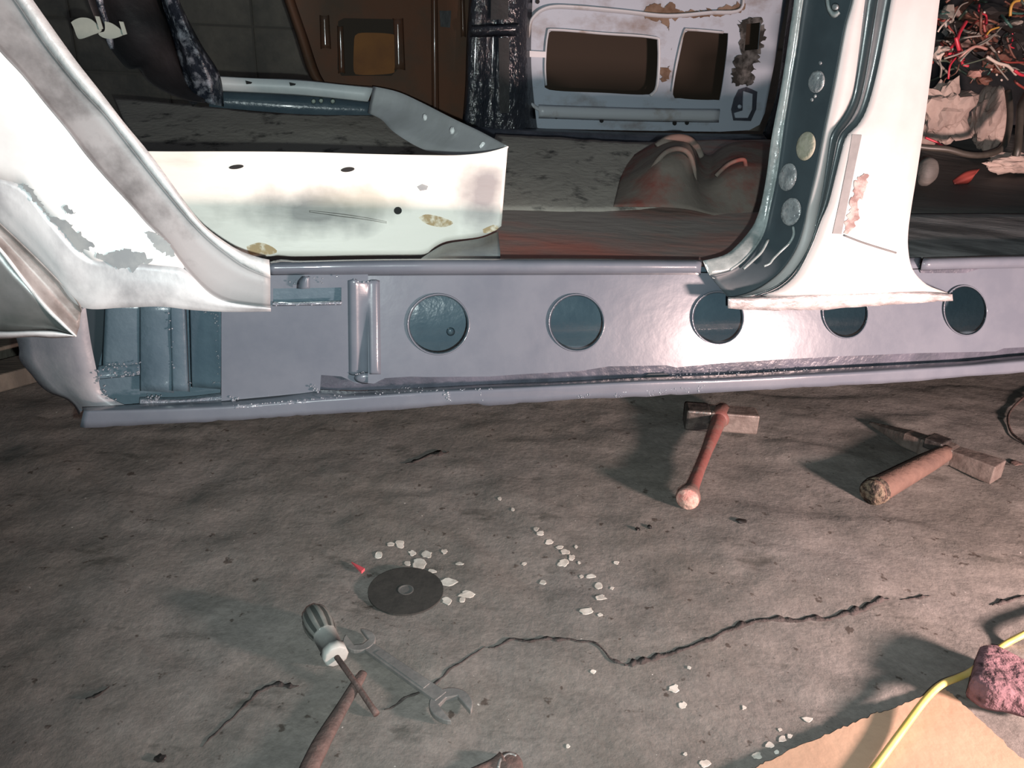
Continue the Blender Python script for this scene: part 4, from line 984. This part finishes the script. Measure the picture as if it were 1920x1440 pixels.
tube('collar', [s1 - dv2 * .12, s1, s1 + dv2 * .7, s1 + dv2 * .72, s1 + dv2 * .98, s2], [.016, .0175, .0165, .0185, .018, .015], 'sdw', SD, seg=10)
tube('shaft', [s2 - dv2 * .05, s2.lerp(s3, .5) + UP * .002, s2.lerp(s3, .9), s3], [.004, .004, .0042, .0048], 'rust', SD, seg=10)

# rusty bar under the screwdriver
r0 = onfloor(681, 1262, .007); r1 = onfloor(640, 1330, .008); r2 = onfloor(600, 1400, .009); r3 = onfloor(565, 1475, .009)
RB = tube('rusty_bar', [r0, r0.lerp(r1, .25), r1, r2, r3], [.006, .0075, .0085, .0115, .012], 'rust', seg=12, n=4, flat=.75)
tag(RB, 'long brown rusty iron bar running out of the bottom edge under the screwdriver', 'iron bar')

# open-ended spanner
w0 = onfloor(676, 1206, .005); w1 = onfloor(835, 1318, .005)
wd = (w1 - w0); wd.z = 0; wl = wd.length; wd.normalize(); wn = UP.cross(wd)
WR = thing('spanner', 'dull chrome double open-ended spanner lying right of the screwdriver', 'spanner', (w0.x, w0.y, hfl(w0.x, w0.y)))
def jaw(r, gap, depth, rot, n=26):
    """outline of an open jaw centred at 0, opening along +x turned by rot"""
    g0 = math.asin(gap / r); pts = []
    for i in range(n + 1):
        t = g0 + (2 * math.pi - 2 * g0) * i / n
        pts.append((r * math.cos(t) * (1.05 if abs(t - math.pi) > 1.2 else 1), r * math.sin(t)))
    pts += [(-depth * .25, -gap), (-depth * .45, 0), (-depth * .25, gap)]
    return [(x * math.cos(rot) - y * math.sin(rot), x * math.sin(rot) + y * math.cos(rot)) for x, y in pts]
def flatpart(name, pts2, c, X, Y, th, m, par):
    bm = bmesh.new(); vs = [bm.verts.new(c + X * a + Y * b) for a, b in pts2]
    for i in range(len(vs)): bm.edges.new((vs[i], vs[(i + 1) % len(vs)]))
    bmesh.ops.triangle_fill(bm, edges=bm.edges[:], use_beauty=True)
    bm.verts.index_update(); V = [v.co.copy() for v in bm.verts]; Fc = [tuple(v.index for v in f.verts) for f in bm.faces]; bm.free()
    o = mk(name, V, Fc, m, par, smooth=False); facecam(o)
    md = o.modifiers.new('solid', 'SOLIDIFY'); md.thickness = th; md.offset = -1
    md = o.modifiers.new('bevel', 'BEVEL'); md.width = .0012; md.segments = 2; md.limit_method = 'ANGLE'
    return o
wz = UP * .006
flatpart('jaw', jaw(.0285, .0145, .028, -.26), w1 + wd * .010 + wz, wd, wn, .008, 'wrench', WR)
flatpart('jaw', jaw(.023, .0115, .024, math.pi - .26), w0 - wd * .002 + wz, wd, wn, .007, 'wrench', WR)
flatpart('shank', [(.012, -.0085), (wl - .008, -.0105), (wl - .008, .0105), (.012, .0085)], w0 + wz * .9, wd, wn, .006, 'wrench', WR)
flatpart('shank_panel', [(.035, -.0045), (wl - .035, -.006), (wl - .035, .006), (.035, .0045)], w0 + wz * .9 + UP * .0008, wd, wn, .001, 'wrench', WR)

# tool end at the bottom edge
p0 = onfloor(950, 1434, .006); p1 = onfloor(905, 1452, .005)
b = tube('rusty_hook', [onfloor(820, 1475, .006), onfloor(880, 1452, .006), onfloor(925, 1436, .007), onfloor(945, 1428, .007)], [.006, .006, .009, .014], 'rust', seg=12, n=4, flat=.6)
tag(b, 'rounded rusty tool end just entering at the bottom edge', 'tool')
lump('rounded_end', onfloor(955, 1438, .006), .017, .022, .009, 'rust', b, seed=3, amp=.06, sub=3, smooth=True)
tube('worn_rim', [onfloor(x, y, .012) for x, y in [(934, 1440), (937, 1428), (946, 1418), (957, 1414), (968, 1418)]], .0022, 'wrench', b, seg=8, n=4)

# red plastic sliver
a, b_, c_ = onfloor(659, 1056, .002), onfloor(684, 1070, .002), onfloor(678, 1076, .002)
o = mk('plastic_sliver', [a, b_, c_, a + UP * .003, b_ + UP * .005, c_ + UP * .005], [(0, 1, 2), (3, 5, 4), (0, 3, 4, 1), (1, 4, 5, 2), (2, 5, 3, 0)], 'redpl', smooth=False)
tag(o, 'small red plastic sliver left of the black disc', 'plastic piece')

# white flakes
fl_disc = [(710, 1041, 8, 6), (732, 1021, 7, 4), (750, 1021, 9, 8), (773, 1037, 7, 5), (800, 1039, 11, 7), (833, 1034, 6, 4), (764, 1056, 7, 5), (785, 1057, 15, 10), (810, 1071, 8, 4), (838, 1091, 16, 8),
           (877, 1114, 15, 6), (867, 1124, 6, 6), (838, 1126, 9, 7), (861, 1057, 7, 3)]
fl_row = [(1005, 992, 5, 4), (1013, 1000, 7, 5), (1030, 1016, 7, 5), (1050, 1026, 7, 3), (1059, 1035, 9, 5), (1072, 1045, 6, 6), (1056, 1056, 11, 7), (1080, 1025, 3, 3), (983, 1057, 5, 3), (1086, 1055, 3, 3)]
fl_mid = [(1090, 1081, 4, 3), (1107, 1080, 9, 4), (1123, 1099, 7, 6), (1147, 1103, 4, 3), (1018, 1092, 7, 4), (1127, 1120, 10, 5), (1100, 1146, 11, 7), (1125, 1153, 5, 3), (1155, 1055, 5, 3), (962, 955, 4, 3), (937, 935, 4, 3)]
fl_low = [(1264, 1291, 10, 7), (1280, 1322, 9, 7), (1112, 1259, 5, 4), (1292, 1252, 4, 3), (1395, 1327, 4, 4), (1065, 1399, 4, 4), (1322, 1432, 10, 7), (1285, 1414, 4, 3)]
fl_card = [(1514, 1349, 9, 5), (1466, 1385, 8, 6), (1481, 1380, 5, 4), (1444, 1397, 8, 6), (1420, 1417, 9, 6), (1456, 1410, 5, 4), (1462, 1368, 4, 3)]
def flakes(lst, label, group, seed0):
    for i, (x, y, rx, ry) in enumerate(lst):
        rg = random.Random(seed0 + i)
        pts = []
        for k in range(14):
            t = 2 * math.pi * k / 14; q = 1 + .5 * noise.noise(Vector((math.cos(t) * 1.3, math.sin(t) * 1.3, seed0 + i * 1.7))) + rg.uniform(-.12, .12)
            pts.append(GF(x + rx * q * math.cos(t), y + ry * q * math.sin(t), .0006))
        c = GF(x, y, .0006)
        V = [p for p in pts] + [p + (c - p) * .08 + UP * .0005 for p in pts]
        Fc = [tuple(range(14)), tuple(range(27, 13, -1))] + [(k, (k + 1) % 14, 14 + (k + 1) % 14, 14 + k) for k in range(14)]
        o = mk('white_flake', V, Fc, 'flake', smooth=False)
        tag(o, label, 'flake', group)
flakes(fl_disc, 'small white flake on the floor close around the black cutting disc', 'flakes around the cutting disc', 10)
flakes(fl_row, 'small white flake in the slanting row right of the black disc', 'flakes in the slanting row', 40)
flakes(fl_mid, 'small white flake scattered below the slanting row of flakes, above the crack', 'flakes above the floor crack', 70)
flakes(fl_low, 'small white flake lying below the long floor crack', 'flakes below the floor crack', 100)
flakes(fl_card, 'small white flake beside the upper left edge of the cardboard', 'flakes beside the cardboard', 130)

# dark chips
for i, (x, y, rx, ry, lab) in enumerate([(1391, 977, 13, 4, 'small black chip on the floor below the red-handled hammer'), (1196, 992, 6, 3, 'left of two tiny dark chips below the hammer shadow'),
                                         (1218, 988, 6, 3, 'right of two tiny dark chips below the hammer shadow'), (300, 1422, 8, 4, 'tiny black chip at the bottom left edge'),
                                         (1905, 868, 16, 8, 'brown chip right of the pick hammer near the right edge')]):
    pt = GF(x, y, .002); o = lump('floor_chip', pt, rx * .0009, ry * .0018, .003, 'w_blk' if i != 4 else 'rust', None, seed=i, amp=.5, sub=2)
    tag(o, lab, 'chip')

# cardboard, yellow cable, mauve block
zc = lambda x, y, o=0: (lambda p: Vector((p.x, p.y, .0125)))(G(x, y, .0125))
cp = [(1380, 1462), (1400, 1446), (1425, 1435), (1450, 1422), (1490, 1402), (1530, 1385), (1570, 1368), (1600, 1356), (1625, 1345), (1645, 1336), (1665, 1332), (1690, 1322), (1725, 1308), (1752, 1294), (1772, 1293), (1785, 1302),
      (1810, 1325), (1840, 1352), (1870, 1380), (1920, 1425), (1990, 1490), (1700, 1640), (1400, 1640)]
rg = random.Random(3); cpj = []
for (x0, y0), (x1, y1) in zip(cp, cp[1:] + cp[:1]):
    for k in range(5): cpj.append((x0 + (x1 - x0) * k / 5 + rg.uniform(-1.5, 1.5), y0 + (y1 - y0) * k / 5 + rg.uniform(-2, 2)))
CB = plate('cardboard_sheet', cpj, 'card', None, 0, conv=zc, thick=.006)
tag(CB, 'tan cardboard sheet with a chipped edge in the bottom right corner', 'cardboard')
cab = [(1600, 1490, .020), (1640, 1440, .020), (1690, 1372, .022), (1735, 1312, .028), (1765, 1284, .028), (1798, 1270, .016), (1822, 1258, .0075), (1850, 1236, .0065), (1885, 1208, .0085), (1930, 1184, .024), (1990, 1150, .02)]
YC = tube('yellow_cable', [G(x, y, z) for x, y, z in cab], .0048, 'yellow', seg=12, n=8)
tag(YC, 'yellow cable running over the cardboard and past the mauve block', 'cable')
mb = [G(1822, 1268, .05), G(1838, 1206, .05), G(1866, 1203, .05), G(1905, 1225, .05), G(1985, 1262, .05), G(1960, 1312, .05), G(1900, 1300, .05), G(1850, 1290, .05)]
cen = sum(mb, Vector()) / len(mb)
V = []; rows = [(.94, .0125), (1.0, .020), (1.0, .036), (.97, .046), (.9, .050), (.55, .051), (.2, .051)]
NN = 48
loop = resample([tuple(p) for p in mb + [mb[0]]], NN + 1, False)[:-1]
for k, z in rows:
    for i, p in enumerate(loop):
        p = Vector(p); q = cen + (p - cen) * k * (1 + .03 * noise.noise(p * 40 + Vector((0, 0, z * 60)))); V.append(Vector((q.x, q.y, z + .0025 * noise.noise(q * 70))))
Fc = [(r * NN + i, r * NN + (i + 1) % NN, (r + 1) * NN + (i + 1) % NN, (r + 1) * NN + i) for r in range(len(rows) - 1) for i in range(NN)] + [tuple((len(rows) - 1) * NN + i for i in range(NN)), tuple(range(NN))]
MB = mk('pitted_block', V, Fc, 'mauve')
tag(MB, 'mauve pitted block resting against the yellow cable at the right edge', 'block')

# old planks at the far left
for i, ((xa, ya), (xb, yb), wpx, lab) in enumerate([((-60, 758), (120, 708), .10, 'nearer of two old grey planks on the floor beyond the torn sill end'),
                                                    ((-60, 704), (120, 655), .09, 'farther of two old grey planks on the floor beyond the torn sill end')]):
    a = G(xa, ya, 0); b2 = G(xb, yb, 0); dx = (b2 - a).normalized(); dy = UP.cross(dx)
    o = obox('old_plank', a + dx * .45 + dy * (wpx / 2) + UP * .028, dx * .6, dy * (wpx / 2), UP * .022, 'plank', None, bev=.004)
    tag(o, lab, 'plank')
# curved dark hose end at the right edge under the sill
o = tube('bent_rod', [GF(x, y, .006) for x, y in [(1945, 726), (1912, 752), (1894, 772), (1890, 790), (1900, 815), (1935, 838)]], .003, 'rust', seg=10, n=5)
tag(o, 'thin dark bent rod on the floor at the right edge under the sill', 'rod')
